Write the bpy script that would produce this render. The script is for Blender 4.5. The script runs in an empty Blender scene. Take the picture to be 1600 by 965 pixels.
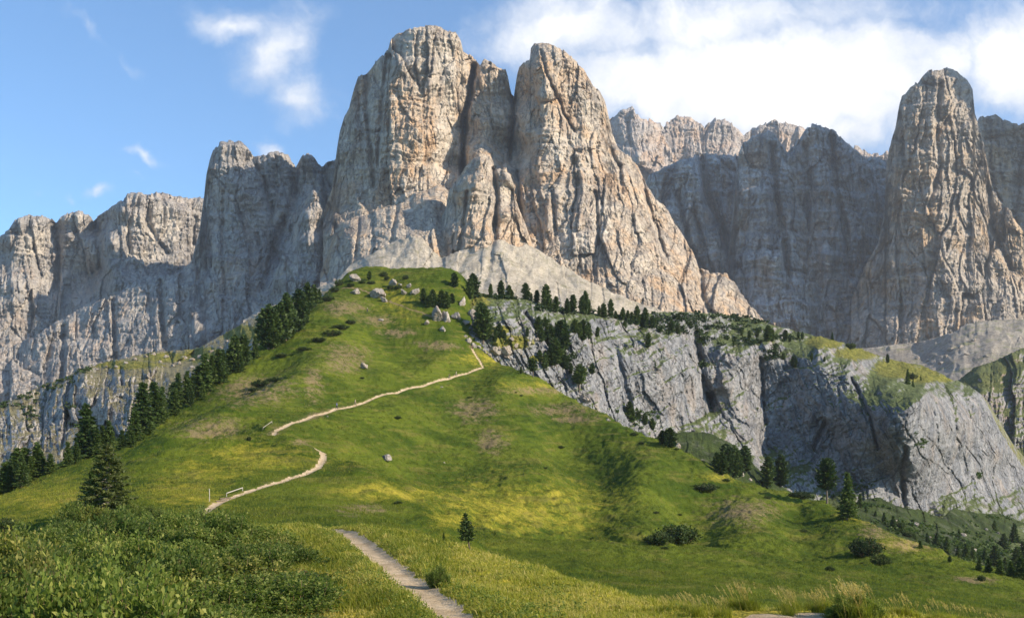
import bpy, math, random
import numpy as np
from mathutils import Vector

# ------------------------------------------------------------------ camera, sky, sun
SC = bpy.context.scene
COL = SC.collection
FPX, HOR = 1556.0, 700.0          # focal length in photo pixels, eye level row
SUN_AZ, SUN_EL = 113.0, 28.5       # degrees: clockwise from the view direction, height
SKY_STRENGTH, SUN_STRENGTH, EXPOSURE = 0.11, 4.8, 0.78

cam_d = bpy.data.cameras.new('camera')
cam_d.sensor_width = 36.0
cam_d.lens = 36.0 * FPX / 1600.0
cam_d.shift_y = (HOR - 482.5) / 1600.0
cam_d.clip_start = 0.2
cam_d.clip_end = 60000
cam = bpy.data.objects.new('camera', cam_d)
cam.rotation_euler = (math.radians(90), 0, 0)
COL.objects.link(cam)
SC.camera = cam
SC.view_settings.view_transform = 'Standard'
SC.view_settings.look = 'None'
SC.view_settings.exposure = EXPOSURE
SC.view_settings.gamma = 1
SC.cycles.max_bounces = 6
SC.cycles.diffuse_bounces = 3
SC.cycles.transmission_bounces = 4
SC.cycles.transparent_max_bounces = 4
SC.cycles.volume_bounces = 0
SC.cycles.use_denoising = True

sd = Vector((math.sin(math.radians(SUN_AZ)) * math.cos(math.radians(SUN_EL)),
             math.cos(math.radians(SUN_AZ)) * math.cos(math.radians(SUN_EL)),
             math.sin(math.radians(SUN_EL))))
sun_d = bpy.data.lights.new('sun', 'SUN')
sun_d.energy = SUN_STRENGTH
sun_d.angle = math.radians(0.5)
sun_d.color = (1.0, 0.84, 0.64)
sun = bpy.data.objects.new('sun', sun_d)
sun.rotation_euler = (-sd).to_track_quat('-Z', 'Y').to_euler()
COL.objects.link(sun)

def build_world():
    w = bpy.data.worlds.new('World')
    SC.world = w
    w.use_nodes = True
    nt = w.node_tree
    nt.nodes.clear()
    N = nt.nodes.new
    L = nt.links.new
    def math_(op, a, b=None, clamp=False):
        n = N('ShaderNodeMath'); n.operation = op; n.use_clamp = clamp
        for i, v in enumerate((a, b)):
            if v is None: continue
            if isinstance(v, (int, float)): n.inputs[i].default_value = v
            else: L(v, n.inputs[i])
        return n.outputs[0]
    def vmath(op, a, b=None):
        n = N('ShaderNodeVectorMath'); n.operation = op
        for i, v in enumerate((a, b)):
            if v is None: continue
            if isinstance(v, (tuple, list)): n.inputs[i].default_value = v
            else: L(v, n.inputs[i])
        return n
    out = N('ShaderNodeOutputWorld')
    bg = N('ShaderNodeBackground')
    sky = N('ShaderNodeTexSky')
    sky.sky_type = 'NISHITA'
    sky.sun_disc = False
    sky.sun_elevation = math.radians(SUN_EL)
    sky.sun_rotation = math.radians(SUN_AZ)
    sky.altitude = 2100
    sky.air_density = 1.0
    sky.dust_density = 0.4
    sky.ozone_density = 2.6
    bg.inputs['Strength'].default_value = SKY_STRENGTH
    tc = N('ShaderNodeTexCoord')
    d = tc.outputs['Generated']
    sep = N('ShaderNodeSeparateXYZ'); L(d, sep.inputs[0])
    yy = math_('MAXIMUM', math_('ABSOLUTE', sep.outputs[1]), 0.05)
    u = math_('DIVIDE', sep.outputs[0], yy)
    v = math_('DIVIDE', sep.outputs[2], yy)
    cmb = N('ShaderNodeCombineXYZ'); L(u, cmb.inputs[0]); L(v, cmb.inputs[1])
    uv = cmb.outputs[0]
    def noise(vec, scale, detail, rough=0.55, dist=0.0):
        n = N('ShaderNodeTexNoise')
        n.inputs['Scale'].default_value = scale
        n.inputs['Detail'].default_value = detail
        n.inputs['Roughness'].default_value = rough
        n.inputs['Distortion'].default_value = dist
        L(vec, n.inputs['Vector'])
        return n.outputs['Fac']
    # slow warp of the cloud plane so that edges curl
    wn = N('ShaderNodeTexNoise'); wn.inputs['Scale'].default_value = 7; wn.inputs['Detail'].default_value = 6; wn.inputs['Roughness'].default_value=0.6
    L(uv, wn.inputs['Vector'])
    wv = vmath('SUBTRACT', wn.outputs['Color'], (0.5, 0.5, 0.5))
    wsc = vmath('MULTIPLY', wv.outputs[0], (0.13, 0.10, 0))
    wuv = vmath('ADD', uv, wsc.outputs[0]).outputs[0]
    # cloud banks: (direction u, direction v, half width, half height, turn degrees, weight)
    def B(px, py, rx, ry, rot, wgt):
        return ((px - 800) / FPX, (HOR - py) / FPX, rx / FPX, ry / FPX, rot, wgt)
    banks = [B(1260, 120, 380, 125, 0, 1.35), B(1010, 130, 220, 90, -20, 1.15), B(880, 40, 220, 95, 5, 0.92),
             B(1180, 20, 380, 90, 0, 0.86), B(1600, 100, 120, 130, 0, 1.3), B(1230, 205, 260, 45, 0, 1.0), B(1480, 215, 160, 60, 0, 0.9), B(1900, 200, 400, 300, 0, 1.0),
             B(425, 80, 130, 95, 35, 0.70), B(360, 20, 130, 45, -8, 0.72), B(470, 150, 100, 60, 20, 0.66), B(140, 60, 90, 22, -32, 0.42), B(235, 232, 70, 17, -22, 0.55),
             B(163, 300, 46, 20, 0, 0.62), B(108, 305, 18, 18, 0, 0.52), B(410, 232, 42, 20, 0, 0.75), B(60, 292, 26, 9, 0, 0.4),
             B(190, 85, 60, 22, -30, 0.36), B(230, 272, 40, 12, -20, 0.4)]
    mask = None
    for (cx, cy, rx, ry, rot, wg) in banks:
        m = N('ShaderNodeMapping'); m.vector_type = 'TEXTURE'
        m.inputs['Location'].default_value = (cx, cy, 0)
        m.inputs['Rotation'].default_value = (0, 0, math.radians(rot))
        m.inputs['Scale'].default_value = (rx, ry, 1)
        L(wuv, m.inputs['Vector'])
        ln = vmath('LENGTH', m.outputs[0]).outputs['Value']
        g = math_('MULTIPLY', math_('SUBTRACT', 1.25, ln, ), 0.8, clamp=False)
        g = math_('MINIMUM', math_('MAXIMUM', g, 0.0), 1.0)
        g = math_('MULTIPLY', g, wg)
        mask = g if mask is None else math_('MAXIMUM', mask, g)
    n1 = noise(wuv, 8, 10, 0.66, 0.3)
    n2 = noise(uv, 26, 8, 0.62, 0.3)
    nn = math_('ADD', math_('MULTIPLY', n1, 0.72), math_('MULTIPLY', n2, 0.28))
    nn = math_('SUBTRACT', nn, 0.5)
    s = math_('ADD', math_('MULTIPLY', mask, 1.32), math_('MULTIPLY', nn, 1.7))
    # nothing without a bank: noise only breaks the banks up
    s = math_('SUBTRACT', s, 0.24)
    ramp = N('ShaderNodeMapRange'); ramp.interpolation_type = 'SMOOTHSTEP'
    L(s, ramp.inputs['Value'])
    ramp.inputs['From Min'].default_value = 0.0
    ramp.inputs['From Max'].default_value = 0.85
    ramp.clamp = True
    gate = math_('MULTIPLY', mask, 5.0, clamp=True)
    gate.node.use_clamp = True
    dens = math_('MULTIPLY', ramp.outputs[0], gate)
    # cloud radiance: thin parts greyer blue, thick parts white, lumps from a second noise
    cr = N('ShaderNodeValToRGB')
    lum = math_('ADD', math_('MULTIPLY', s, 0.55), math_('MULTIPLY', math_('SUBTRACT', noise(wuv, 12, 7, 0.62), 0.5), 1.7))
    L(lum, cr.inputs[0])
    e = cr.color_ramp.elements
    e[0].position = 0.0; e[0].color = (0.60, 0.66, 0.76, 1)
    e[1].position = 0.72; e[1].color = (1.0, 0.98, 0.95, 1)
    cm = e.new(0.25); cm.color = (0.74, 0.77, 0.83, 1)
    csc = vmath('MULTIPLY', cr.outputs[0], (7.2, 7.2, 7.2))
    skyc = vmath('MULTIPLY', sky.outputs[0], (0.92, 1.20, 1.30))
    mix = N('ShaderNodeMix'); mix.data_type = 'RGBA'
    L(dens, mix.inputs['Factor']); L(skyc.outputs[0], mix.inputs['A']); L(csc.outputs[0], mix.inputs['B'])
    L(mix.outputs['Result'], bg.inputs['Color'])
    L(bg.outputs[0], out.inputs['Surface'])
build_world()

# ------------------------------------------------------------------ helpers
RNG = np.random.default_rng(7)
random.seed(7)

def _hash(ix, iy, seed):
    ix = ix.astype(np.int64).astype(np.uint32); iy = iy.astype(np.int64).astype(np.uint32)
    h = ix * np.uint32(374761393) + iy * np.uint32(668265263) + np.uint32((seed * 2246822519) & 0xFFFFFFFF)
    h = (h ^ (h >> np.uint32(13))) * np.uint32(1274126177)
    h = h ^ (h >> np.uint32(16))
    h = h * np.uint32(2654435761)
    return (h ^ (h >> np.uint32(15)))

def perlin(x, y, seed=0):
    x0 = np.floor(x); y0 = np.floor(y)
    fx = x - x0; fy = y - y0
    u = fx * fx * fx * (fx * (fx * 6 - 15) + 10); v = fy * fy * fy * (fy * (fy * 6 - 15) + 10)
    def g(ix, iy, dx, dy):
        a = _hash(ix, iy, seed).astype(np.float64) * (2 * np.pi / 4294967296.0)
        return np.cos(a) * dx + np.sin(a) * dy
    n00 = g(x0, y0, fx, fy); n10 = g(x0 + 1, y0, fx - 1, fy)
    n01 = g(x0, y0 + 1, fx, fy - 1); n11 = g(x0 + 1, y0 + 1, fx - 1, fy - 1)
    return (n00 + u * (n10 - n00) + v * ((n01 + u * (n11 - n01)) - (n00 + u * (n10 - n00)))) * 1.5

def fbm(x, y, octv=4, seed=0, gain=0.5, lac=2.03):
    s = 0; a = 1; t = 0
    for i in range(octv):
        s = s + a * perlin(x, y, seed + i * 17); t += a
        x = x * lac + 3.7; y = y * lac - 1.3; a *= gain
    return s / t

def ridged(x, y, octv=4, seed=0, gain=0.5):
    s = 0; a = 1; t = 0
    for i in range(octv):
        s = s + a * (1 - 2 * np.abs(perlin(x, y, seed + i * 17))); t += a
        x = x * 2.07 + 5.1; y = y * 2.07 + 2.2; a *= gain
    return s / t

def facets(x, y, seed=0, jitter=0.9):
    """cells, each a plane tilted its own way; returns (plane value, distance to cell border)"""
    ix = np.floor(x); iy = np.floor(y)
    b1 = np.full(x.shape, 9e9); b2 = np.full(x.shape, 9e9); val = np.zeros(x.shape)
    for dx in (-1, 0, 1):
        for dy in (-1, 0, 1):
            cx = ix + dx; cy = iy + dy
            h = _hash(cx, cy, seed); h2 = _hash(cx, cy, seed + 91); h3 = _hash(cx, cy, seed + 47)
            jx = cx + 0.5 + jitter * (h.astype(np.float64) / 4294967296.0 - 0.5)
            jy = cy + 0.5 + jitter * (h2.astype(np.float64) / 4294967296.0 - 0.5)
            ddx = x - jx; ddy = y - jy
            d = np.sqrt(ddx * ddx + ddy * ddy)
            a = h3.astype(np.float64) * (2 * np.pi / 4294967296.0)
            off = (_hash(cx, cy, seed + 5).astype(np.float64) / 4294967296.0 - 0.5)
            pv = off + 1.1 * (np.cos(a) * ddx + np.sin(a) * ddy)
            near = d < b1
            b2 = np.where(near, b1, np.minimum(b2, d))
            val = np.where(near, pv, val)
            b1 = np.where(near, d, b1)
    return val, b2 - b1

def sstep(a, b, x):
    t = np.clip((x - a) / (b - a), 0, 1)
    return t * t * (3 - 2 * t)

def polydist(px, py, line):
    d = np.full(px.shape, 9e9)
    for (a, b), (c, e) in zip(line[:-1], line[1:]):
        vx, vy = c - a, e - b
        t = np.clip(((px - a) * vx + (py - b) * vy) / (vx * vx + vy * vy + 1e-9), 0, 1)
        d = np.minimum(d, np.hypot(px - a - t * vx, py - b - t * vy))
    return d

def tag(o, label=None, cat=None, group=None, kind=None):
    if label: o['label'] = label
    if cat: o['category'] = cat
    if group: o['group'] = group
    if kind: o['kind'] = kind
    return o

def mesh_np(name, co, faces, mat=None, parent=None, smooth=False, cols=None, link=True):
    """faces: (n,3) or (n,4) int array. cols: dict name -> (nv,) or (nv,3) point attributes"""
    me = bpy.data.meshes.new(name)
    k = faces.shape[1]
    me.vertices.add(len(co)); me.vertices.foreach_set('co', np.ascontiguousarray(co, dtype=np.float32).ravel())
    me.loops.add(faces.size); me.loops.foreach_set('vertex_index', np.ascontiguousarray(faces, dtype=np.int32).ravel())
    me.polygons.add(len(faces))
    me.polygons.foreach_set('loop_start', np.arange(0, faces.size, k, dtype=np.int32))
    if smooth: me.polygons.foreach_set('use_smooth', np.ones(len(faces), dtype=bool))
    me.update(calc_edges=True)
    if cols:
        for nm, arr in cols.items():
            arr = np.asarray(arr, dtype=np.float32)
            if arr.ndim == 1:
                at = me.attributes.new(nm, 'FLOAT', 'POINT'); at.data.foreach_set('value', arr)
            else:
                at = me.attributes.new(nm, 'FLOAT_VECTOR', 'POINT'); at.data.foreach_set('vector', arr.ravel())
    if mat: me.materials.append(mat)
    o = bpy.data.objects.new(name, me)
    if link: COL.objects.link(o)
    if parent: o.parent = parent
    return o

def grid_faces(nr, nc):
    i = np.arange(nr - 1)[:, None] * nc + np.arange(nc - 1)[None, :]
    return np.stack([i, i + 1, i + nc + 1, i + nc], -1).reshape(-1, 4)

def world_of(px, py, Y):
    return np.stack([(px - 800) / FPX * Y, Y + 0 * px, (HOR - py) / FPX * Y], -1)

class RBF:
    def __init__(s, P, V, kind='lin', reg=1e-6):
        s.P = P; s.kind = kind
        n = len(P)
        d = np.linalg.norm(P[:, None] - P[None], axis=-1)
        A = s.phi(d) + (reg * np.eye(n))
        Q = np.hstack([np.ones((n, 1)), P])
        M = np.block([[A, Q], [Q.T, np.zeros((3, 3))]])
        s.w = np.linalg.lstsq(M, np.concatenate([V, np.zeros(3)]), rcond=None)[0]
    def phi(s, d):
        if s.kind == 'lin': return -d
        if s.kind == 'r3': return d ** 3
        return np.where(d > 0, d * d * np.log(d + 1e-12), 0)
    def __call__(s, x, y):
        r = s.w[-3] + s.w[-2] * x + s.w[-1] * y
        for (a, b), w in zip(s.P, s.w):
            d2 = (x - a) ** 2 + (y - b) ** 2
            if s.kind == 'lin': r = r - w * np.sqrt(d2)
            elif s.kind == 'r3': r = r + w * d2 * np.sqrt(d2)
            else: r = r + w * 0.5 * d2 * np.log(d2 + 1e-20)
        return r

# ------------------------------------------------------------------ materials
class NT:
    """short hand for building node trees"""
    def __init__(s, name):
        s.m = bpy.data.materials.new(name); s.m.use_nodes = True
        s.t = s.m.node_tree; s.t.nodes.clear()
        s.out = s.t.nodes.new('ShaderNodeOutputMaterial')
    def n(s, typ, **kw):
        n = s.t.nodes.new(typ)
        for k, v in kw.items(): setattr(n, k, v)
        return n
    def l(s, a, b): s.t.links.new(a, b)
    def put(s, sock, v):
        if isinstance(v, (int, float)): sock.default_value = v
        elif isinstance(v, (tuple, list)):
            sock.default_value = tuple(v) + ((1,) if len(v) == 3 and sock.type == 'RGBA' else ())
        elif v is not None: s.l(v, sock)
    def math(s, op, a, b=None, clamp=False):
        n = s.n('ShaderNodeMath', operation=op, use_clamp=clamp)
        s.put(n.inputs[0], a); s.put(n.inputs[1], b)
        return n.outputs[0]
    def mix(s, f, a, b, mode='MIX'):
        n = s.n('ShaderNodeMix', data_type='RGBA', blend_type=mode)
        s.put(n.inputs['Factor'], f); s.put(n.inputs[6], a); s.put(n.inputs[7], b)
        return n.outputs[2]
    def noise(s, vec, scale, detail=5, rough=0.6, dist=0.0):
        n = s.n('ShaderNodeTexNoise')
        s.put(n.inputs['Vector'], vec)
        n.inputs['Scale'].default_value = scale; n.inputs['Detail'].default_value = detail
        n.inputs['Roughness'].default_value = rough; n.inputs['Distortion'].default_value = dist
        return n.outputs['Fac']
    def stretch(s, vec, sx, sy, sz):
        n = s.n('ShaderNodeVectorMath', operation='MULTIPLY')
        s.put(n.inputs[0], vec); n.inputs[1].default_value = (sx, sy, sz)
        return n.outputs[0]
    def rng(s, v, a, b, c=0.0, d=1.0, smooth=True):
        n = s.n('ShaderNodeMapRange', interpolation_type='SMOOTHSTEP' if smooth else 'LINEAR')
        s.put(n.inputs['Value'], v)
        for k, q in (('From Min', a), ('From Max', b), ('To Min', c), ('To Max', d)): n.inputs[k].default_value = q
        return n.outputs[0]
    def attr(s, name, fac=True):
        n = s.n('ShaderNodeAttribute', attribute_name=name)
        return n.outputs['Fac'] if fac else n.outputs['Vector']
    def pos(s): return s.n('ShaderNodeNewGeometry').outputs['Position']
    def normal_z(s):
        g = s.n('ShaderNodeNewGeometry'); sp = s.n('ShaderNodeSeparateXYZ'); s.l(g.outputs['Normal'], sp.inputs[0])
        return sp.outputs[2]
    def bump(s, h, dist, strength=1.0):
        b = s.n('ShaderNodeBump'); b.inputs['Distance'].default_value = dist; b.inputs['Strength'].default_value = strength
        s.put(b.inputs['Height'], h); return b.outputs[0]
    def diffuse(s, col, rough=0.95, normal=None, trans=None, tcol=None, spec=0.15):
        p = s.n('ShaderNodeBsdfPrincipled')
        s.put(p.inputs['Base Color'], col); s.put(p.inputs['Roughness'], rough)
        p.inputs['Specular IOR Level'].default_value = spec
        if normal is not None: s.l(normal, p.inputs['Normal'])
        res = p.outputs[0]
        if trans:
            t = s.n('ShaderNodeBsdfTranslucent'); s.put(t.inputs['Color'], tcol if tcol is not None else col)
            mx = s.n('ShaderNodeMixShader'); mx.inputs[0].default_value = trans
            s.l(res, mx.inputs[1]); s.l(t.outputs[0], mx.inputs[2]); res = mx.outputs[0]
        s.l(res, s.out.inputs['Surface'])
        return s.m

def rock_material(name, grey=(0.30, 0.29, 0.28), pale=(0.46, 0.43, 0.39), warm=(0.50, 0.36, 0.22), dark=(0.13, 0.125, 0.13),
                  warm_amt=0.5, dark_amt=0.5, unit=1.0, veg=None, bumpd=1.0, lean=0.0):
    """unit: metres; size of the finest visible grain"""
    t = NT(name)
    p0 = t.pos()
    mp = t.n('ShaderNodeMapping'); t.l(p0, mp.inputs[0]); mp.inputs['Rotation'].default_value = (0, math.radians(lean), 0)
    p = mp.outputs[0]
    pv = t.stretch(p, 1, 0.6, 0.22)                   # stretched upright: water streaks
    ph = t.stretch(p, 0.35, 0.35, 1.6)                # strata
    big = t.noise(p, 0.012 / unit, 5, 0.6, 0.6)
    pat = t.noise(t.stretch(p, 1, 1, 0.55), 0.035 / unit, 6, 0.62, 0.8)
    st = t.noise(pv, 0.11 / unit, 6, 0.65, 0.5)
    st2 = t.noise(pv, 0.035 / unit, 5, 0.6, 0.4)
    lay = t.noise(ph, 0.06 / unit, 6, 0.6, 0.3)
    fine = t.noise(p, 0.33 / unit, 6, 0.7)
    c = t.mix(t.rng(st, 0.35, 0.65), grey, pale)
    c = t.mix(t.math('MULTIPLY', t.rng(pat, 0.50 - 0.14 * warm_amt, 0.68), t.rng(big, 0.38, 0.55, 0.0, min(1.0, warm_amt * 1.4))), c, warm)
    c = t.mix(t.math('MULTIPLY', t.rng(st2, 0.62 - 0.14 * dark_amt, 0.74), 0.75), c, dark)
    c = t.mix(t.math('MULTIPLY', t.rng(lay, 0.52, 0.70), 0.45), c, pale)
    c = t.mix(t.math('MULTIPLY', t.rng(st, 0.60, 0.74), 0.55 * dark_amt + 0.2), c, dark)
    c = t.mix(1.0, c, t.mix(t.rng(fine, 0.25, 0.75), (0.72, 0.72, 0.72), (1.22, 1.22, 1.22)), 'MULTIPLY')
    bl = t.attr('sunlit_pale')  # whitish rock patches that also paint sunlight onto the faces
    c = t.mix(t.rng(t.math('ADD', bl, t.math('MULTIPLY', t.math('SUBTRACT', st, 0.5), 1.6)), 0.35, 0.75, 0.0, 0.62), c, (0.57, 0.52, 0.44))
    # joints: thin broken lines, mostly upright
    wn = t.n('ShaderNodeTexNoise'); t.l(p, wn.inputs['Vector']); wn.inputs['Scale'].default_value = 0.08 / unit; wn.inputs['Detail'].default_value = 4
    wv = t.n('ShaderNodeVectorMath', operation='MULTIPLY_ADD'); t.l(wn.outputs['Color'], wv.inputs[0]); wv.inputs[1].default_value = (6 * unit,) * 3; t.l(p, wv.inputs[2])
    crk = None
    for sc_, st_ in ((0.075, 0.30), (0.20, 0.5)):
        vo = t.n('ShaderNodeTexVoronoi', feature='DISTANCE_TO_EDGE'); t.l(t.stretch(wv.outputs[0], 1, 0.7, st_), vo.inputs['Vector']); vo.inputs['Scale'].default_value = sc_ / unit
        e_ = t.rng(vo.outputs['Distance'], 0.0, 0.055)
        crk = e_ if crk is None else t.math('MULTIPLY', crk, e_)
    crk = t.math('MAXIMUM', crk, t.rng(t.noise(p, 0.05 / unit, 4, 0.6), 0.48, 0.60))
    c = t.mix(t.math('MULTIPLY', t.math('SUBTRACT', 1.0, crk), 0.30), c, dark)
    h = t.math('ADD', t.math('MULTIPLY', fine, 0.6), t.math('MULTIPLY', st, 0.9))
    h = t.math('ADD', h, t.math('MULTIPLY', lay, 1.3))
    h = t.math('ADD', h, t.math('MULTIPLY', crk, 0.8))
    nb = t.bump(h, 2.4 * unit * bumpd, 0.9)
    if veg:
        vg, vlo, vhi, amt = veg
        turf = t.attr('turf')
        nz = t.normal_z()
        vn = t.noise(p, 0.16 / unit, 5, 0.65, 0.5)
        k = t.math('ADD', nz, t.math('MULTIPLY', t.math('SUBTRACT', vn, 0.5), 0.9))
        f = t.math('MULTIPLY', t.rng(k, vlo, vhi), amt)
        vc = t.mix(t.noise(p, 0.08 / unit, 4), vg, (vg[0] * 2.1, vg[1] * 1.7, vg[2] * 1.6))
        c = t.mix(f, c, vc)
        tf = t.rng(t.math('ADD', turf, t.math('MULTIPLY', t.math('SUBTRACT', vn, 0.5), 1.1)), 0.35, 0.6)
        c = t.mix(tf, c, t.mix(t.rng(t.noise(p, 0.25 / unit, 4), 0.35, 0.65), (0.10, 0.12, 0.022), (0.24, 0.22, 0.05)))
    return t.diffuse(c, 0.95, nb)

# ------------------------------------------------------------------ rock massifs
QUAL = 1.2          # photo pixels between mesh columns

def region(c, r, pts, soft):
    m = 0
    for (a, b, rx, ry) in pts:
        m = np.maximum(m, np.exp(-(((c - a) / rx) ** 2 + ((r - b) / ry) ** 2) * soft))
    return m

def blocky_line(xs, pts, amp, seed, scale=22.0):
    """skyline through pts with broken, blocky teeth"""
    P = np.array(pts, float)
    y = np.interp(xs, P[:, 0], P[:, 1])
    f1, e1 = facets(xs / scale, np.zeros_like(xs) + 0.3, seed)
    f2, e2 = facets(xs / (scale * 0.33), np.zeros_like(xs) + 0.3, seed + 3)
    return y + amp * (1.3 * f1 + 1.0 * f2 + 0.5 * fbm(xs / 9.0, xs * 0, 3, seed + 9))

def massif(name, D0, top, bottom, ctrl, mat, grooves=(), amp=1.0, unit=1.0, tooth=2.2, thick=220.0, seed=1,
           lean=0.0, rim=10.0, back_drop=1.0, cracks=1.0, label=None, cat='mountain', ledge=1.0, q=QUAL, grain=1.0, kind='structure', macro=1.0, steep=0.0, coarse=1.0, turf=(), sunlit_pale=()):
    """A rock wall standing D0 metres away. top / bottom: skyline and foot (in photo rows and columns at D0).
    ctrl: (column, row, metres farther than D0). unit: metres per photo pixel at D0."""
    tp = np.array(top, float); bt = np.array(bottom, float)
    x0, x1 = tp[0, 0], tp[-1, 0]
    nc = int((x1 - x0) / q) + 1
    xs = np.linspace(x0, x1, nc)
    yt = blocky_line(xs, top, tooth, seed)
    yb = np.interp(xs, bt[:, 0], bt[:, 1])
    yb = np.maximum(yb, yt + 4)
    nr = int(np.max(yb - yt) / q) + 2
    t = np.linspace(0, 1, nr)[:, None]                         # 0 foot .. 1 skyline
    PX = np.repeat(xs[None, :], nr, 0); PY = yb[None, :] * (1 - t) + yt[None, :] * t
    C = np.array(ctrl, float)
    f = RBF(C[:, :2] / 100.0, C[:, 2], 'lin')
    # wobble where the big forms are looked up, so that their creases are not straight
    wx = PX + 9 * fbm(PX / 45.0, PY / 70.0, 4, seed + 200); wy = PY + 9 * fbm(PX / 60.0, PY / 45.0, 4, seed + 210)
    D = f(wx / 100.0, wy / 100.0) * macro + steep * (PY - 600)
    X = (PX - 800) * unit; Z = (HOR - PY) * unit              # metres on the wall
    ca, sa = math.cos(math.radians(lean)), math.sin(math.radians(lean))
    Xr = X * ca - Z * sa; Zr = X * sa + Z * ca
    s = unit
    # warps
    wX = Xr + s * (14 * fbm(X / (60 * s), Z / (90 * s), 3, seed + 1) + 1.8 * fbm(X / (14 * s), Z / (22 * s), 3, seed + 2))
    wZ = Zr + s * (14 * fbm(X / (50 * s), Z / (60 * s), 3, seed + 3) + 1.8 * fbm(X / (12 * s), Z / (12 * s), 3, seed + 4))
    relief = 0
    fa, ea = facets(wX / (46 * s), wZ / (150 * s), seed + 11); relief = relief + coarse * 17 * fa + coarse * 5 * sstep(0.10, 0.0, ea) * cracks
    fb, eb = facets(wX / (17 * s), wZ / (84 * s), seed + 12); relief = relief + (0.4 + 0.6 * coarse) * 9 * fb + 2.5 * sstep(0.10, 0.0, eb) * cracks
    fc, ec = facets(wX / (7 * s), wZ / (34 * s), seed + 13); relief = relief + 3.6 * fc + 1.0 * sstep(0.12, 0.0, ec) * cracks
    fd, ed = facets(wX / (3.6 * s), wZ / (7 * s), seed + 14); relief = relief + 2.0 * fd * grain
    # pillars and gullies running down the wall
    relief = relief - 4 * ridged(wX / (38 * s), wZ / (260 * s), 4, seed + 21, 0.55)
    relief = relief + 1.6 * fbm(wX / (3.4 * s), wZ / (26 * s), 3, seed + 23, 0.6) * grain
    relief = relief + 1.7 * fbm(wX / (7 * s), wZ / (11 * s), 4, seed + 22, 0.6) * grain
    # strata: the wall steps back at ledges
    zz = wZ / (34 * s) + 0.5 * fbm(X / (130 * s), Z / (60 * s), 2, seed + 31)
    fr = zz - np.floor(zz)
    relief = relief + ledge * 9 * (sstep(0.75, 1.0, fr) - fr)
    zz = wZ / (9.5 * s) + 0.3 * fbm(X / (70 * s), Z / (30 * s), 2, seed + 32); fr = zz - np.floor(zz)
    relief = relief + ledge * 4.2 * (sstep(0.7, 1.0, fr) - fr)
    if name_calm.get(name): relief = relief * name_calm[name](PX, PY)
    D = D + relief * s * amp
    for (line, w, dep) in grooves:
        gx = PX + 3.0 * fbm(PX / 14.0, PY / 14.0, 3, seed + 41)
        d = polydist(gx, PY, line)
        D = D + dep * np.exp(-(d / w) ** 2)
    # the rim leans back over the last metres below the skyline
    dz = (PY - yt[None, :])
    D = D + rim * s * 1.2 * np.exp(-dz / (rim * 0.55))
    Yg = D0 + D
    front = world_of(PX, PY, Yg)
    # the far side of the massif
    nb = 14
    k = (np.arange(1, nb + 1) / nb)[:, None]
    tx = front[-1]
    back = np.repeat(tx[None], nb, 0).copy()
    h = (yb - yt) * unit
    back[:, :, 1] += k * thick * s
    back[:, :, 0] *= 1 + k * thick * s / D0
    back[:, :, 2] -= (k ** 1.6) * h[None, :] * back_drop + s * 6 * k * (1 + fbm(back[:, :, 0] / (30 * s), back[:, :, 1] / (30 * s), 3, seed + 51))
    co = np.concatenate([front, back], 0)
    cols = None
    if sunlit_pale: cols = {'sunlit_pale': np.concatenate([region(PX, PY, sunlit_pale, 1.0).ravel(), np.zeros(nb * nc)])}
    if turf:
        tf = region(PX, PY, turf, 1.0)
        cols = {'turf': np.concatenate([tf.ravel(), np.full(nb * nc, 0.5)])}
    o = mesh_np(name, co.reshape(-1, 3), grid_faces(nr + nb, nc), mat, cols=cols)
    tag(o, label, cat, None, kind)
    return o

name_calm = {}
M_tower = rock_material('tower_rock', grey=(0.335, 0.295, 0.25), pale=(0.54, 0.47, 0.375), warm=(0.53, 0.35, 0.20), dark=(0.17, 0.155, 0.15), warm_amt=0.85, dark_amt=0.65, unit=1.6)
M_west = rock_material('west_rock', grey=(0.28, 0.27, 0.26), pale=(0.42, 0.39, 0.35), warm=(0.44, 0.31, 0.21), warm_amt=0.3, dark_amt=0.55, unit=1.7)
M_east = rock_material('east_rock', grey=(0.30, 0.30, 0.30), pale=(0.52, 0.50, 0.47), warm=(0.46, 0.31, 0.19), dark=(0.11, 0.11, 0.12), warm_amt=0.5, dark_amt=0.8, unit=2.0)
M_pin = rock_material('pinnacle_rock', grey=(0.31, 0.285, 0.25), pale=(0.46, 0.40, 0.33), warm=(0.50, 0.34, 0.19), dark=(0.13, 0.12, 0.11), warm_amt=0.6, dark_amt=0.55, unit=2.0)
M_far = rock_material('far_rock', grey=(0.36, 0.33, 0.31), pale=(0.46, 0.41, 0.36), warm=(0.50, 0.34, 0.22), warm_amt=0.7, dark_amt=0.2, unit=2.6)
M_cliff = rock_material('cliff_rock', grey=(0.175, 0.185, 0.20), pale=(0.30, 0.30, 0.30), warm=(0.38, 0.26, 0.15), dark=(0.09, 0.095, 0.11), warm_amt=0.2, dark_amt=0.6, unit=0.55, lean=-22,
                        veg=((0.055, 0.085, 0.02), 0.66, 0.88, 0.9))
M_lowcliff = rock_material('low_cliff_rock', grey=(0.24, 0.24, 0.25), pale=(0.42, 0.40, 0.36), warm=(0.36, 0.27, 0.17), dark=(0.09, 0.09, 0.10), warm_amt=0.3, dark_amt=0.6, unit=0.6,
                           veg=((0.10, 0.105, 0.04), 0.72, 0.9, 0.8))

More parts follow.
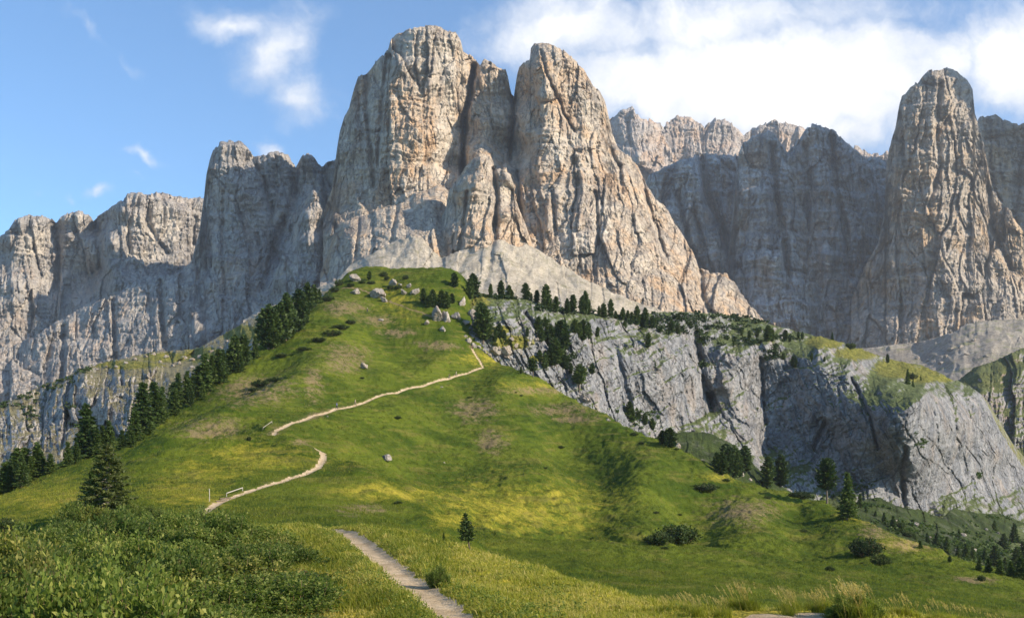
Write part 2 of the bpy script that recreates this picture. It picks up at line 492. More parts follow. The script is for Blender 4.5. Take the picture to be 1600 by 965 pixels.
def build_massifs():
    # far peaks under the cloud
    massif('far_peaks', 3300, [(930, 190), (955, 185), (972, 172), (988, 168), (1005, 182), (1022, 190), (1040, 196), (1060, 180), (1085, 186), (1100, 195), (1118, 185), (1135, 187), (1150, 200), (1162, 212),
                               (1185, 196), (1210, 190), (1245, 196), (1290, 215), (1340, 232), (1360, 240), (1376, 243), (1392, 232), (1430, 220)],
           [(930, 330), (1430, 330)],
           [(930, 190, 100), (988, 170, 60), (960, 250, 0), (1000, 250, -40), (1060, 200, 140), (1050, 260, 60), (1130, 190, 160), (1130, 250, 90), (1160, 220, 190), (1250, 200, 200), (1250, 260, 160),
            (1380, 250, 200), (930, 330, -60), (1100, 330, -40), (1430, 330, 60)],
           M_far, unit=2.1, amp=0.8, seed=101, thick=260, tooth=3.0, label='pale brown distant peaks half hidden in cloud between the towers and the dark walls')
    # east walls, in shade: three peaks side by side
    massif('east_wall', 2420, [(1000, 300), (1015, 275), (1035, 262), (1060, 250), (1085, 243), (1100, 241), (1130, 240), (1150, 243), (1200, 262), (1300, 262), (1345, 240), (1370, 247), (1400, 255), (1440, 258)],
           [(1000, 560), (1440, 560)],
           [(1000, 300, 120), (1015, 290, 60), (1045, 262, 20), (1040, 330, -40), (1080, 260, -10), (1100, 250, 60), (1110, 320, 0), (1130, 250, 30), (1160, 300, 120), (1080, 380, -90), (1120, 420, -60), (1200, 300, 100), (1300, 300, 120), (1345, 300, 60), (1385, 270, 120), (1400, 340, 60), (1370, 400, 0),
            (1000, 500, -140), (1100, 520, -220), (1440, 520, -200), (1440, 300, 60), (1250, 450, 0), (1000, 560, -260), (1440, 560, -260), (1200, 560, -260)],
           M_east, grooves=[([(1098, 245), (1104, 300), (1130, 360), (1150, 420)], 6, 80), ([(1060, 300), (1075, 380), (1110, 440)], 5, 50)],
           unit=1.55, amp=1.3, seed=111, thick=260, tooth=2.0, label='dark left-hand wall of the shaded rocks between the towers and the tall pinnacle')
    massif('east_tower', 2300, [(1120, 520), (1132, 440), (1140, 380), (1146, 320), (1150, 270), (1154, 240), (1161, 221), (1178, 213), (1190, 208), (1200, 203), (1208, 208), (1215, 218), (1224, 232), (1236, 244), (1250, 262), (1266, 300), (1285, 350), (1310, 420), (1330, 500)],
           [(1120, 570), (1330, 570)],
           [(1120, 520, 60), (1140, 400, 60), (1152, 260, 60), (1160, 235, 10), (1185, 225, -25), (1200, 212, 0), (1215, 235, 50), (1165, 300, -30), (1190, 300, -70), (1225, 290, 0), (1250, 300, 60), (1160, 400, -60), (1200, 400, -130), (1250, 400, -50), (1290, 400, 30), (1180, 500, -190), (1240, 490, -190), (1300, 480, -60),
            (1120, 570, -80), (1220, 570, -280), (1330, 570, -80)],
           M_east, grooves=[([(1206, 230), (1212, 300), (1226, 380), (1230, 450)], 5, 50)], unit=1.48, amp=1.25, seed=114, thick=160, tooth=2.2, label='shaded rock peak with a square top, left of the rounder shaded peak')
    massif('east_dome', 2330, [(1195, 500), (1205, 420), (1212, 340), (1220, 280), (1230, 240), (1238, 228), (1248, 216), (1262, 197), (1275, 195), (1290, 199), (1302, 203), (1315, 216), (1330, 229), (1345, 242), (1362, 262), (1376, 300), (1390, 360), (1400, 450), (1405, 520)],
           [(1195, 570), (1405, 570)],
           [(1195, 500, 60), (1212, 340, 80), (1232, 240, 70), (1262, 205, 10), (1285, 205, -5), (1310, 215, 25), (1340, 245, 80), (1240, 300, 20), (1275, 280, -50), (1310, 300, -30), (1350, 300, 60), (1250, 400, -50), (1290, 400, -120), (1340, 400, -10), (1385, 400, 90), (1290, 500, -200), (1350, 500, -110), (1400, 500, 60),
            (1195, 570, -60), (1300, 570, -290), (1405, 570, -100)],
           M_east, grooves=[([(1300, 215), (1305, 290), (1322, 360), (1330, 430)], 5, 60), ([(1258, 230), (1262, 300), (1258, 380)], 5, 40)], unit=1.5, amp=1.25, seed=117, thick=170, tooth=2.0, label='rounder shaded rock peak between the square-topped peak and the tall pinnacle')
    # outer wall, plus an unseen peak added off-frame to shade the east walls
    massif('outer_wall_and_shade_peak', 2200, [(1500, 260), (1530, 182), (1545, 179), (1562, 181), (1580, 192), (1592, 196), (1605, 193), (1625, 175), (1650, 120), (1700, 60), (1760, -40), (1850, -200), (2000, -420), (2300, -520), (2700, -300), (3100, 0)],
           [(1500, 560), (3100, 560)],
           [(1500, 260, 60), (1550, 190, 60), (1590, 205, 50), (1560, 300, 0), (1600, 300, 20), (1700, 200, 60), (1850, 0, -200), (2000, -200, -320), (2300, -300, -330), (2300, 300, -420), (2700, 0, -380), (1560, 450, -100), (1700, 450, -160), (2000, 300, -300), (3100, 300, -380), (3100, 560, -500), (2000, 560, -450), (1500, 560, -200)],
           M_pin, unit=1.6, amp=1.1, seed=121, thick=300, q=2.4, label='shaded rock wall running off behind the tall pinnacle on the far right, with an added unseen peak that casts shade')
    # pinnacle
    massif('rock_pinnacle', 2050, [(1330, 470), (1350, 420), (1372, 380), (1382, 330), (1385, 255), (1389, 232), (1399, 200), (1404, 172), (1409, 150), (1416, 143), (1430, 132), (1441, 120), (1452, 110), (1470, 107), (1490, 108), (1502, 116),
                                   (1512, 125), (1520, 140), (1523, 178), (1533, 205), (1541, 240), (1549, 285), (1560, 310), (1585, 340), (1605, 372), (1640, 420), (1700, 460)],
           [(1330, 575), (1700, 575)],
           [(1330, 470, 60), (1385, 260, 60), (1392, 250, 20), (1410, 160, 40), (1455, 115, 30), (1500, 115, 50), (1420, 180, -10), (1470, 160, -25), (1515, 160, 40), (1400, 260, -20), (1440, 250, -50), (1490, 240, -45), (1530, 230, 20),
            (1395, 340, -10), (1430, 330, -65), (1490, 320, -70), (1545, 310, -10), (1380, 400, -20), (1440, 400, -95), (1520, 400, -90), (1590, 400, -40), (1640, 430, 20), (1700, 470, 0), (1350, 500, -60), (1400, 520, -170),
            (1480, 480, -170), (1560, 480, -170), (1640, 500, -120), (1330, 575, -140), (1420, 575, -280), (1560, 575, -270), (1700, 575, -180)],
           M_pin, grooves=[([(1470, 130), (1462, 200), (1470, 260), (1452, 320)], 4, 22), ([(1543, 290), (1552, 360), (1580, 420)], 5, 40), ([(1420, 160), (1410, 240)], 4, 18)],
           unit=1.32, amp=1.05, seed=131, thick=160, tooth=2.0, label='tall blunt rock pinnacle standing alone on the right, warm brown streaks')
    # west walls
    massif('west_wall', 1880, [(-420, 470), (-200, 420), (-60, 380), (-20, 372), (0, 368), (14, 360), (24, 343), (36, 337), (60, 337), (76, 341), (88, 347), (97, 338), (106, 332), (128, 330), (138, 333), (146, 342), (160, 333), (185, 316),
                               (196, 308), (199, 301), (222, 301), (238, 305), (246, 299), (262, 303), (285, 309), (298, 310), (316, 308), (325, 312), (360, 330), (420, 330)],
           [(-420, 720), (420, 720)],
           [(-420, 470, 100), (-200, 450, 20), (-60, 400, 90), (0, 390, 60), (16, 380, 5), (24, 350, 0), (14, 450, -25), (22, 450, -30), (20, 520, -50), (40, 360, 25), (70, 360, 68), (75, 430, 55), (55, 470, 0), (88, 360, 100), (90, 430, 80), (104, 340, 60), (110, 370, 55),
            (106, 430, 60), (130, 345, 82), (146, 355, 130), (146, 430, 110), (172, 340, 60), (190, 325, 0), (176, 380, -20), (170, 420, -32), (215, 330, 20), (228, 330, 45), (232, 320, 30), (225, 390, 22), (280, 330, 70), (300, 330, 100),
            (312, 330, 120), (270, 390, 45), (305, 390, 100), (200, 420, -8), (260, 420, 25), (180, 445, -60), (300, 440, 30), (100, 500, 0), (60, 530, -30), (150, 500, -60), (250, 480, -70), (320, 470, -60), (10, 600, -100), (100, 600, -90),
            (200, 560, -140), (300, 540, -180), (-60, 600, -120), (-420, 700, -160), (0, 720, -200), (400, 720, -320), (400, 450, 0)],
           M_west, sunlit_pale=[(55, 380, 24, 36), (240, 350, 60, 40), (220, 400, 40, 14), (120, 345, 18, 12)], grooves=[([(84, 350), (92, 400), (88, 450)], 4, 26), ([(228, 305), (232, 350), (245, 375), (262, 395)], 3.5, 16), ([(150, 345), (158, 420)], 5, 26), ([(306, 340), (303, 380)], 3, 20), ([(52, 380), (64, 430)], 2.5, 16),  # sunlit panels put into the rock colour as paler patches
                            ([(250, 520), (258, 600)], 5, 22), ([(170, 500), (176, 580)], 5, 24)],
           unit=1.2, amp=0.8, macro=1.1, seed=141, thick=420, back_drop=0.35, tooth=1.8, label='long flat-topped rock wall on the left with sunlit upper panels')
    # north-west tower
    massif('west_tower', 1680, [(296, 420), (312, 360), (319, 305), (322, 276), (328, 250), (336, 228), (345, 221), (360, 220), (376, 222), (388, 232), (396, 244), (404, 243), (420, 238), (437, 237), (450, 243), (462, 262), (468, 250),
                                (474, 240), (482, 236), (490, 245), (498, 256), (504, 262), (512, 255), (522, 250), (535, 245), (560, 250), (600, 260)],
           [(296, 700), (600, 560)],
           [(296, 420, 40), (322, 300, 40), (330, 240, 30), (345, 228, 10), (352, 260, -5), (376, 232, 35), (392, 250, 65), (400, 250, 40), (425, 245, 40), (455, 255, 75), (365, 290, -12), (340, 290, -5), (330, 350, -10), (400, 300, 20), (440, 300, 45), (462, 300, 80),
            (478, 250, 40), (500, 265, 70), (520, 260, 60), (478, 310, 20), (490, 330, 0), (497, 345, -5), (505, 350, 35), (520, 330, 60), (340, 400, -50), (400, 390, -30), (440, 350, 20), (452, 400, -20), (490, 400, -50), (530, 400, -20), (560, 300, 50),
            (330, 480, -110), (400, 480, -120), (460, 460, -110), (520, 440, -100), (296, 560, -180), (400, 560, -200), (296, 700, -320), (600, 560, -260), (600, 260, 50), (600, 420, -60)],
           M_west, grooves=[([(395, 246), (410, 280), (425, 330)], 4, 20), ([(462, 262), (456, 320), (430, 380), (410, 450)], 6, 34), ([(503, 262), (510, 320), (508, 380)], 4, 22), ([(350, 300), (346, 380), (352, 460)], 3, 12)],
           unit=1.07, amp=0.85, macro=1.15, seed=151, thick=200, tooth=2.2, label='craggy grey rock tower to the left of the great twin towers')
    # the twin towers
    massif('twin_towers', 1480, [(505, 330), (519, 292), (523, 262), (527, 232), (531, 205), (538, 184), (546, 166), (552, 142), (560, 120), (571, 115), (580, 108), (588, 96), (600, 87), (606, 78), (610, 62), (618, 54), (632, 50), (645, 42), (662, 40),
                                 (680, 41), (698, 46), (712, 52), (720, 66), (724, 82), (735, 86), (744, 94), (750, 102), (757, 92), (768, 98), (779, 105), (790, 108), (794, 122), (799, 148), (803, 152), (806, 128), (811, 106), (820, 98), (828, 94),
                                 (829, 76), (836, 68), (848, 66), (862, 70), (880, 80), (896, 92), (910, 106), (926, 132), (936, 143), (945, 158), (951, 182), (957, 208), (967, 232), (984, 244), (998, 262), (1010, 290), (1024, 312), (1040, 322), (1052, 345),
                                 (1068, 368), (1082, 392), (1092, 420), (1110, 425), (1135, 428), (1148, 442), (1162, 465), (1185, 492), (1215, 520)],
           [(505, 500), (600, 470), (1215, 560)],
           [(505, 330, 60), (525, 290, 60), (530, 215, 75), (556, 140, 80), (580, 120, 70), (608, 75, 50), (640, 55, 30), (662, 50, 20), (700, 55, 50), (722, 85, 85), (540, 230, 45), (560, 200, 35), (585, 150, 42), (612, 120, 25), (640, 100, 10),
            (655, 120, 0), (680, 110, 18), (706, 120, 45), (722, 130, 90), (740, 100, 95), (570, 260, 15), (600, 220, 5), (650, 200, -12), (662, 220, -12), (685, 210, 18), (712, 210, 55), (724, 200, 110), (540, 300, 25), (600, 290, -8), (650, 290, -24),
            (664, 290, -22), (690, 285, 10), (716, 270, 45), (724, 260, 80), (735, 160, 80), (748, 130, 70), (757, 105, 75), (785, 118, 85), (745, 190, 60), (770, 180, 55), (795, 170, 80), (798, 230, 100), (740, 230, 40), (775, 235, 45),
            (803, 160, 110), (812, 120, 70), (832, 82, 60), (838, 110, 15), (842, 150, -8), (848, 80, 40), (880, 95, 30), (870, 150, 5), (915, 125, 45), (940, 165, 60), (955, 210, 70), (815, 180, 40), (828, 220, 5), (808, 220, 60), (845, 210, -22),
            (880, 210, -6), (915, 200, 14), (940, 225, 30), (840, 255, -28), (880, 255, -28), (930, 255, -5), (970, 245, 40), (990, 262, 60), (810, 260, 20),
            (520, 340, 0), (560, 330, -15), (610, 325, -30), (650, 315, -40), (700, 305, -5), (540, 370, -60), (600, 360, -75), (660, 345, -70), (750, 246, 0), (738, 270, -30), (762, 280, -65), (704, 296, 0), (694, 330, -20), (712, 330, -85), (760, 340, -115), (790, 300, -55), (806, 330, -20),
            (800, 280, -5), (706, 380, -130), (690, 380, -75), (760, 380, -150), (810, 380, -95), (840, 320, -62), (880, 320, -70), (930, 320, -60), (980, 310, -15), (1010, 310, 30), (1035, 335, 50), (850, 380, -105), (920, 380, -110), (980, 370, -75), (1020, 370, -20), (1062, 375, 40),
            (900, 430, -140), (980, 430, -130), (1040, 410, -60), (1085, 410, 10), (1100, 430, 20), (1135, 435, 10), (1050, 470, -130), (1110, 460, -60), (1150, 460, -20), (1185, 500, -40), (1215, 530, -20), (1000, 500, -190), (1100, 510, -160), (505, 420, -60),
            (505, 500, -160), (600, 470, -200), (700, 440, -190), (850, 470, -200), (1215, 560, -120), (1000, 560, -270)],
           M_tower, macro=1.25, sunlit_pale=[(700, 110, 14, 50), (694, 200, 18, 70), (686, 260, 16, 40), (640, 90, 12, 30), (880, 230, 40, 30), (905, 380, 40, 40), (940, 350, 20, 40), (740, 270, 24, 16)],  # sunlit faces painted paler, over rock that is whitish itself
           grooves=[([(741, 104), (735, 140), (727, 180), (724, 230), (722, 275)], 3.6, 75), ([(803, 152), (801, 200), (796, 250)], 3.2, 60), ([(846, 80), (852, 110), (868, 145), (882, 180), (898, 205)], 2.2, 16),
                    ([(573, 118), (571, 170), (578, 230), (584, 290)], 3.4, 22), ([(604, 90), (598, 150), (592, 210), (590, 260)], 3.0, 15), ([(652, 50), (648, 100), (655, 140)], 2.4, 12), ([(678, 55), (674, 90), (672, 120)], 2.2, 14),
                    ([(772, 262), (780, 320), (776, 390)], 3.6, 24), ([(808, 270), (812, 330), (824, 390)], 3.6, 26), ([(930, 300), (934, 350), (936, 380)], 3.0, 20), ([(862, 300), (868, 360)], 2.6, 14), ([(900, 250), (905, 290), (896, 330)], 2.6, 14),
                    ([(1002, 266), (1008, 300), (1020, 340), (1040, 400)], 3.0, 26), ([(1093, 424), (1100, 470), (1120, 500)], 4, 30), ([(955, 235), (968, 262), (972, 300)], 3, 14), ([(720, 300), (712, 350), (706, 400)], 3, 16)],
           unit=0.95, amp=0.86, seed=161, thick=430, back_drop=0.55, tooth=1.8, label='great twin rock towers with a sunlit pale face, standing above the green hill')
    # stepped shoulders standing in front of the great walls
    massif('central_buttress', 1305, [(672, 410), (680, 372), (688, 345), (697, 325), (701, 300), (709, 288), (718, 276), (727, 262), (738, 249), (748, 243), (758, 246), (768, 258), (776, 264), (788, 266), (797, 273), (804, 292), (803, 306), (812, 330), (822, 352), (836, 392), (845, 415)],
           [(672, 440), (845, 440)],
           [(672, 410, 60), (690, 350, 30), (700, 310, 30), (712, 300, 0), (735, 256, 20), (748, 250, 0), (760, 256, 20), (722, 300, -14), (745, 290, -34), (768, 300, -10), (778, 285, 10), (792, 280, -6), (802, 300, 25), (700, 360, -10), (728, 360, -50), (760, 360, -62), (776, 350, -20), (795, 340, -34), (815, 350, 10), (836, 400, 10),
            (690, 420, -40), (740, 420, -90), (800, 420, -70), (845, 440, 0), (672, 440, 0)],
           M_tower, grooves=[([(771, 264), (776, 310), (772, 360), (778, 400)], 3.4, 26), ([(730, 300), (724, 350), (716, 400)], 3, 14)], unit=0.9, amp=0.62, seed=231, thick=110, tooth=1.8, label='broken rock buttress standing at the foot of the cleft between the twin towers')
    massif('rock_ledge', 1335, [(500, 430), (512, 395), (524, 362), (538, 346), (556, 338), (575, 335), (592, 326), (612, 320), (634, 313), (652, 300), (668, 296), (684, 288), (700, 296), (706, 330), (712, 400)],
           [(500, 450), (712, 440)],
           [(500, 430, 20), (524, 365, 40), (545, 350, 30), (545, 380, -10), (575, 342, 40), (575, 365, 0), (600, 330, 50), (600, 350, 14), (640, 318, 50), (640, 335, 16), (684, 295, 60), (680, 320, 10), (706, 330, 50), (560, 400, -50), (610, 390, -60), (650, 370, -60), (690, 370, -40), (700, 420, -80), (600, 430, -110), (500, 450, -60), (712, 440, -60)],
           M_tower, grooves=[([(560, 345), (556, 400)], 3, 12), ([(620, 322), (612, 380)], 3, 12)], unit=0.9, amp=0.6, seed=234, thick=60, tooth=1.6, rim=22, label='slanting rock ledge rising to the right across the foot of the left tower')
    massif('west_spur', 1500, [(418, 470), (428, 430), (440, 400), (452, 372), (462, 350), (470, 330), (476, 312), (484, 300), (490, 297), (496, 306), (502, 322), (508, 348), (522, 372), (536, 400), (560, 440)],
           [(418, 520), (560, 500)],
           [(418, 470, 40), (452, 375, 40), (476, 318, 30), (490, 305, 10), (484, 340, -15), (498, 330, 10), (505, 350, 40), (470, 380, -20), (495, 380, -30), (525, 390, 20), (440, 440, -20), (490, 440, -70), (540, 440, 0), (418, 520, -40), (490, 500, -110), (560, 500, -30)],
           M_west, unit=1.0, amp=0.7, seed=237, thick=120, tooth=2.0, label='pointed rock spur leaning against the craggy tower on the left')
    massif('west_shoulder', 1660, [(-120, 560), (-40, 548), (20, 540), (60, 522), (90, 500), (125, 482), (160, 468), (190, 452), (215, 436), (245, 430), (275, 426), (296, 412), (312, 392), (326, 380), (345, 384), (365, 398), (385, 400), (405, 420), (430, 440), (470, 470)],
           [(-120, 740), (470, 560)],
           [(-120, 560, 20), (20, 550, 20), (90, 510, 20), (60, 570, -30), (125, 500, 30), (150, 520, -20), (190, 460, 30), (200, 500, -30), (245, 440, 20), (232, 480, -20), (262, 480, -50), (296, 420, 20), (290, 470, -30), (326, 390, 10), (330, 440, -60), (365, 410, 20), (360, 470, -80), (400, 440, 10), (430, 470, -30), (470, 480, 10),
            (100, 600, -100), (200, 580, -110), (300, 550, -120), (400, 520, -110), (-120, 740, -200), (200, 680, -220), (470, 560, -120), (20, 640, -120)],
           M_west, grooves=[([(176, 470), (180, 560)], 4, 26), ([(250, 440), (256, 540)], 4, 26), ([(312, 400), (306, 500)], 4, 22), ([(100, 510), (96, 600)], 4, 24), ([(380, 410), (372, 480)], 4, 20)],
           unit=1.07, amp=0.8, seed=240, thick=90, tooth=2.0, label='shaded lower step of the long rock wall on the left')
    # scree fans below the towers
    ms = ground_material('scree_stones', (0.33, 0.295, 0.235), (0.45, 0.405, 0.33), (0.20, 0.19, 0.11), 0.75, 2.0)
    o = massif('scree', 1215, [(380, 500), (420, 480), (470, 462), (520, 440), (548, 414), (570, 402), (600, 385), (622, 374), (640, 369), (660, 372), (676, 392), (690, 402), (712, 394), (740, 380), (765, 374), (785, 374), (800, 384), (812, 386), (822, 380), (845, 392),
                           (880, 414), (920, 440), (960, 458), (1000, 474), (1060, 492), (1100, 500), (1200, 540), (1300, 560)],
               [(380, 650), (1300, 650)],
               [(380, 500, 60), (548, 414, 40), (640, 370, 60), (690, 402, 10), (780, 374, 30), (820, 380, 60), (880, 414, 40), (1000, 474, 0), (1100, 500, -40), (1300, 560, -100), (600, 450, -120), (700, 450, -110), (800, 450, -110), (900, 480, -120),
                (1000, 520, -140), (380, 650, -400), (700, 650, -430), (1000, 650, -430), (1300, 650, -380)],
               ms, grooves=[([(640, 375), (625, 400), (600, 430)], 5, 7), ([(668, 380), (672, 410), (668, 440)], 4, 6), ([(790, 378), (810, 410), (840, 450)], 6, 7), ([(770, 380), (765, 410), (755, 450)], 5, 6), ([(850, 400), (890, 440), (930, 480)], 6, 6), ([(740, 386), (722, 410), (712, 440)], 5, 6)], unit=0.9, amp=0.26, seed=171, thick=60, tooth=1.6, rim=2, ledge=0.1, cracks=0.3, label='pale beige scree fans spilling below the twin towers', cat='scree')
    # scree and moraine on the right below the pinnacle
    massif('east_scree', 1400, [(1300, 545), (1340, 545), (1372, 542), (1400, 538), (1430, 535), (1460, 528), (1490, 518), (1510, 506), (1540, 500), (1570, 499), (1600, 498), (1700, 480), (1900, 460)],
           [(1300, 700), (1900, 700)],
           [(1300, 545, 250), (1430, 535, 150), (1510, 506, 60), (1600, 498, 60), (1900, 460, 60), (1400, 580, -50), (1500, 570, -150), (1600, 570, -180), (1300, 700, -500), (1600, 700, -560), (1900, 700, -500)],
           ground_material('moraine_stones', (0.26, 0.235, 0.20), (0.35, 0.32, 0.27), (0.19, 0.20, 0.10), 0.8), unit=0.95, amp=0.22, seed=181, thick=100, tooth=0.8, rim=2, ledge=0.25, cracks=0.3,
           label='grey-beige scree slope under the tall pinnacle', cat='scree')
    # dark rock shoulder at the right edge
    massif('rock_shoulder', 760, [(1440, 640), (1480, 605), (1508, 585), (1522, 574), (1545, 566), (1570, 556), (1592, 546), (1610, 540), (1700, 520), (1900, 500)],
           [(1440, 900), (1900, 900)],
           [(1440, 640, 60), (1510, 590, 40), (1560, 580, 30), (1600, 570, 30), (1530, 620, -20), (1600, 640, -10), (1560, 720, -60), (1600, 740, -70), (1900, 700, -60), (1900, 500, 30), (1440, 900, -60), (1700, 900, -200), (1600, 560, 60)],
           rock_material('shoulder_rock', grey=(0.22, 0.215, 0.22), pale=(0.30, 0.29, 0.28), warm=(0.33, 0.24, 0.17), dark=(0.11, 0.11, 0.12), unit=0.8, warm_amt=0.45, veg=((0.06, 0.085, 0.02), 0.5, 0.7, 0.9)),
           unit=0.52, amp=0.8, seed=191, thick=200, tooth=0.9, rim=16, label='dark brown rock shoulder with grass on top at the right edge')
    # lower cliff on the right
    massif('limestone_cliff', 450, [(655, 462), (690, 458), (712, 455), (745, 456), (770, 462), (800, 466), (830, 466), (850, 474), (880, 482), (905, 486), (940, 490), (975, 497), (1010, 490), (1050, 486), (1100, 489), (1150, 493), (1180, 500), (1215, 510), (1262, 521),
                                (1300, 530), (1345, 545), (1370, 554), (1400, 562), (1440, 570), (1465, 580), (1485, 592), (1508, 600), (1530, 612), (1545, 640), (1560, 672), (1580, 705), (1605, 745), (1640, 790)],
           [(655, 620), (740, 640), (850, 720), (1000, 800), (1300, 880), (1640, 900)],
           [(655, 462, 20), (655, 560, -60), (700, 470, -10), (712, 460, 0), (700, 520, -62), (740, 520, -58), (760, 480, -28), (790, 500, -45), (760, 560, -68), (800, 480, -15), (830, 500, -30), (850, 560, -55), (800, 600, -78), (880, 490, 10),
            (900, 520, -25), (900, 580, -48), (920, 640, -78), (960, 500, 30), (960, 560, -20), (1000, 620, -32), (1010, 500, 45), (1020, 560, -5), (1060, 500, 70), (1070, 580, 8), (1060, 640, -20), (1000, 680, -62), (1060, 700, -58), (1060, 680, -40),
            (1080, 520, 62), (1096, 560, 52), (1110, 620, 32), (1125, 540, 55), (1130, 600, 22), (1150, 500, 130), (1180, 530, 80), (1160, 560, 44), (1160, 640, 14), (1120, 680, -22), (1200, 540, 68), (1190, 580, 60), (1200, 620, 48), (1200, 700, 12), (1180, 720, -30),
            (1240, 520, 130), (1260, 535, 100), (1280, 545, 66), (1280, 600, 32), (1300, 680, 4), (1290, 740, -14), (1330, 568, 60), (1400, 566, 150), (1400, 608, 12), (1360, 640, -14), (1424, 626, -26), (1430, 680, -40), (1425, 720, -40), (1380, 740, -26), (1400, 790, -40),
            (1440, 620, -8), (1470, 578, 170), (1465, 640, 22), (1500, 610, 110), (1500, 660, 50), (1490, 720, 40), (1470, 770, 5), (1450, 800, -20), (1530, 640, 110), (1540, 700, 80), (1530, 760, 45), (1580, 730, 120), (1600, 760, 120), (1580, 790, 60),
            (1640, 800, 130), (1500, 830, -60), (1600, 850, -60), (1350, 830, -90), (1250, 800, -80), (1100, 760, -110), (950, 720, -110), (850, 660, -100), (1640, 900, -120), (1300, 880, -150), (1345, 550, 140), (1440, 574, 165)],
           M_cliff, turf=[(1290, 534, 34, 12), (1340, 552, 40, 12), (1400, 575, 40, 18), (1440, 585, 34, 16), (1475, 590, 20, 8), (740, 470, 30, 12), (800, 535, 40, 14), (780, 515, 24, 8), (840, 560, 16, 5)],
           grooves=[([(1085, 520), (1092, 560), (1100, 600), (1112, 640)], 5, 9), ([(1188, 560), (1192, 620), (1196, 660)], 3, 4), ([(960, 540), (972, 580), (985, 640)], 4, 4), ([(1458, 640), (1466, 690)], 3, 5), ([(1478, 605), (1490, 640), (1496, 690)], 3.4, 5),
                             ([(1415, 700), (1408, 740), (1412, 790)], 4, 6), ([(1290, 660), (1270, 700)], 3, 6), ([(820, 490), (845, 520), (880, 570)], 4, 8), ([(1330, 590), (1360, 650), (1372, 700)], 3, 6)],
           unit=0.30, amp=0.78, coarse=0.35, steep=0.27, seed=201, thick=500, tooth=1.0, rim=4, lean=-24, back_drop=0.4, ledge=1.0, cracks=0.35, label='long slanting grey limestone cliff behind the green hill, trees along its top', cat='cliff')
    # lower cliff on the left
    massif('dark_cliff', 520, [(-300, 700), (-100, 660), (0, 634), (30, 620), (60, 604), (100, 590), (140, 573), (170, 564), (200, 558), (235, 550), (270, 547), (300, 546), (320, 538), (345, 524), (370, 510), (400, 494), (430, 478), (470, 462), (520, 452), (560, 470)],
           [(-300, 900), (0, 860), (300, 760), (560, 620)],
           [(-300, 700, 40), (0, 640, 0), (0, 700, -40), (60, 612, 20), (60, 680, -30), (100, 600, 10), (100, 640, -20), (150, 575, 60), (130, 590, 0), (150, 620, -20), (150, 670, -30), (185, 590, -5), (190, 620, -20), (220, 560, 90), (230, 585, 0), (240, 600, -15),
            (270, 550, 110), (270, 580, 10), (300, 548, 110), (310, 580, -10), (350, 525, 110), (350, 570, -40), (400, 496, 120), (400, 540, -20), (200, 680, -70), (280, 640, -80), (350, 620, -110), (470, 470, 100), (470, 540, -60), (560, 470, 60), (560, 620, -150),
            (0, 800, -120), (-300, 900, -160), (300, 760, -180)],
           M_lowcliff, turf=[(200, 570, 60, 8), (260, 558, 50, 9), (320, 555, 40, 16), (380, 520, 40, 16), (440, 490, 50, 16)],
           grooves=[([(108, 600), (104, 650), (98, 690)], 4, 8), ([(188, 575), (190, 600)], 3, 10)], unit=0.34, amp=1.2, seed=211, thick=300, tooth=1.0, rim=4, back_drop=0.35, ledge=0.7,
           label='low dark cliff with sunlit stony grass on its top, behind the trees on the left', cat='cliff')
    # wooded slope between the hill and the foot of the cliff
    massif('wooded_slope', 430, [(960, 700), (1000, 690), (1040, 680), (1070, 674), (1110, 676), (1140, 690), (1165, 712), (1190, 738), (1230, 765), (1300, 792), (1345, 782), (1375, 776), (1400, 790), (1440, 797), (1470, 810), (1490, 792), (1520, 800), (1560, 802), (1605, 818), (1700, 830), (1900, 840)],
           [(960, 1000), (1900, 1100)],
           [(960, 700, -60), (1070, 674, -48), (1110, 676, -44), (1165, 712, -48), (1300, 792, -50), (1375, 776, -30), (1470, 808, -10), (1520, 800, 30), (1600, 818, 100), (1900, 840, 140), (960, 1000, -240), (1900, 1100, -230), (1100, 760, -110), (1300, 850, -130), (1500, 880, -90), (1600, 900, -60), (1400, 1000, -210)],
           ground_material('slope_scrub', (0.022, 0.036, 0.010), (0.045, 0.066, 0.016), (0.22, 0.21, 0.19), 0.22, 2.0), unit=0.28, amp=0.5, seed=221, thick=40, tooth=0.8, rim=2, ledge=0.3, cracks=0.3,
           label='dark green scrubby slope at the foot of the limestone cliff', cat='slope')

def ground_material(name, a, b, veg, vamt, sc=1.0):
    t = NT(name)
    p = t.pos()
    n1 = t.noise(p, 0.03 * sc, 5, 0.6, 0.4); n2 = t.noise(p, 0.25 * sc, 6, 0.7); n3 = t.noise(p, 0.9 * sc, 3, 0.7)
    c = t.mix(t.rng(n1, 0.35, 0.65), a, b)
    c = t.mix(1.0, c, t.mix(t.rng(n2, 0.3, 0.7), (0.62, 0.62, 0.62), (1.3, 1.3, 1.3)), 'MULTIPLY')
    c = t.mix(1.0, c, t.mix(t.rng(n3, 0.35, 0.65), (0.75, 0.75, 0.76), (1.22, 1.22, 1.2)), 'MULTIPLY')
    v = t.math('MULTIPLY', t.rng(t.noise(p, 0.05 * sc, 6, 0.65, 0.8), 0.52, 0.66), vamt)
    c = t.mix(v, c, veg)
    return t.diffuse(c, 0.97, t.bump(t.math('ADD', n2, n3), 1.2 / sc, 0.8))

build_massifs()

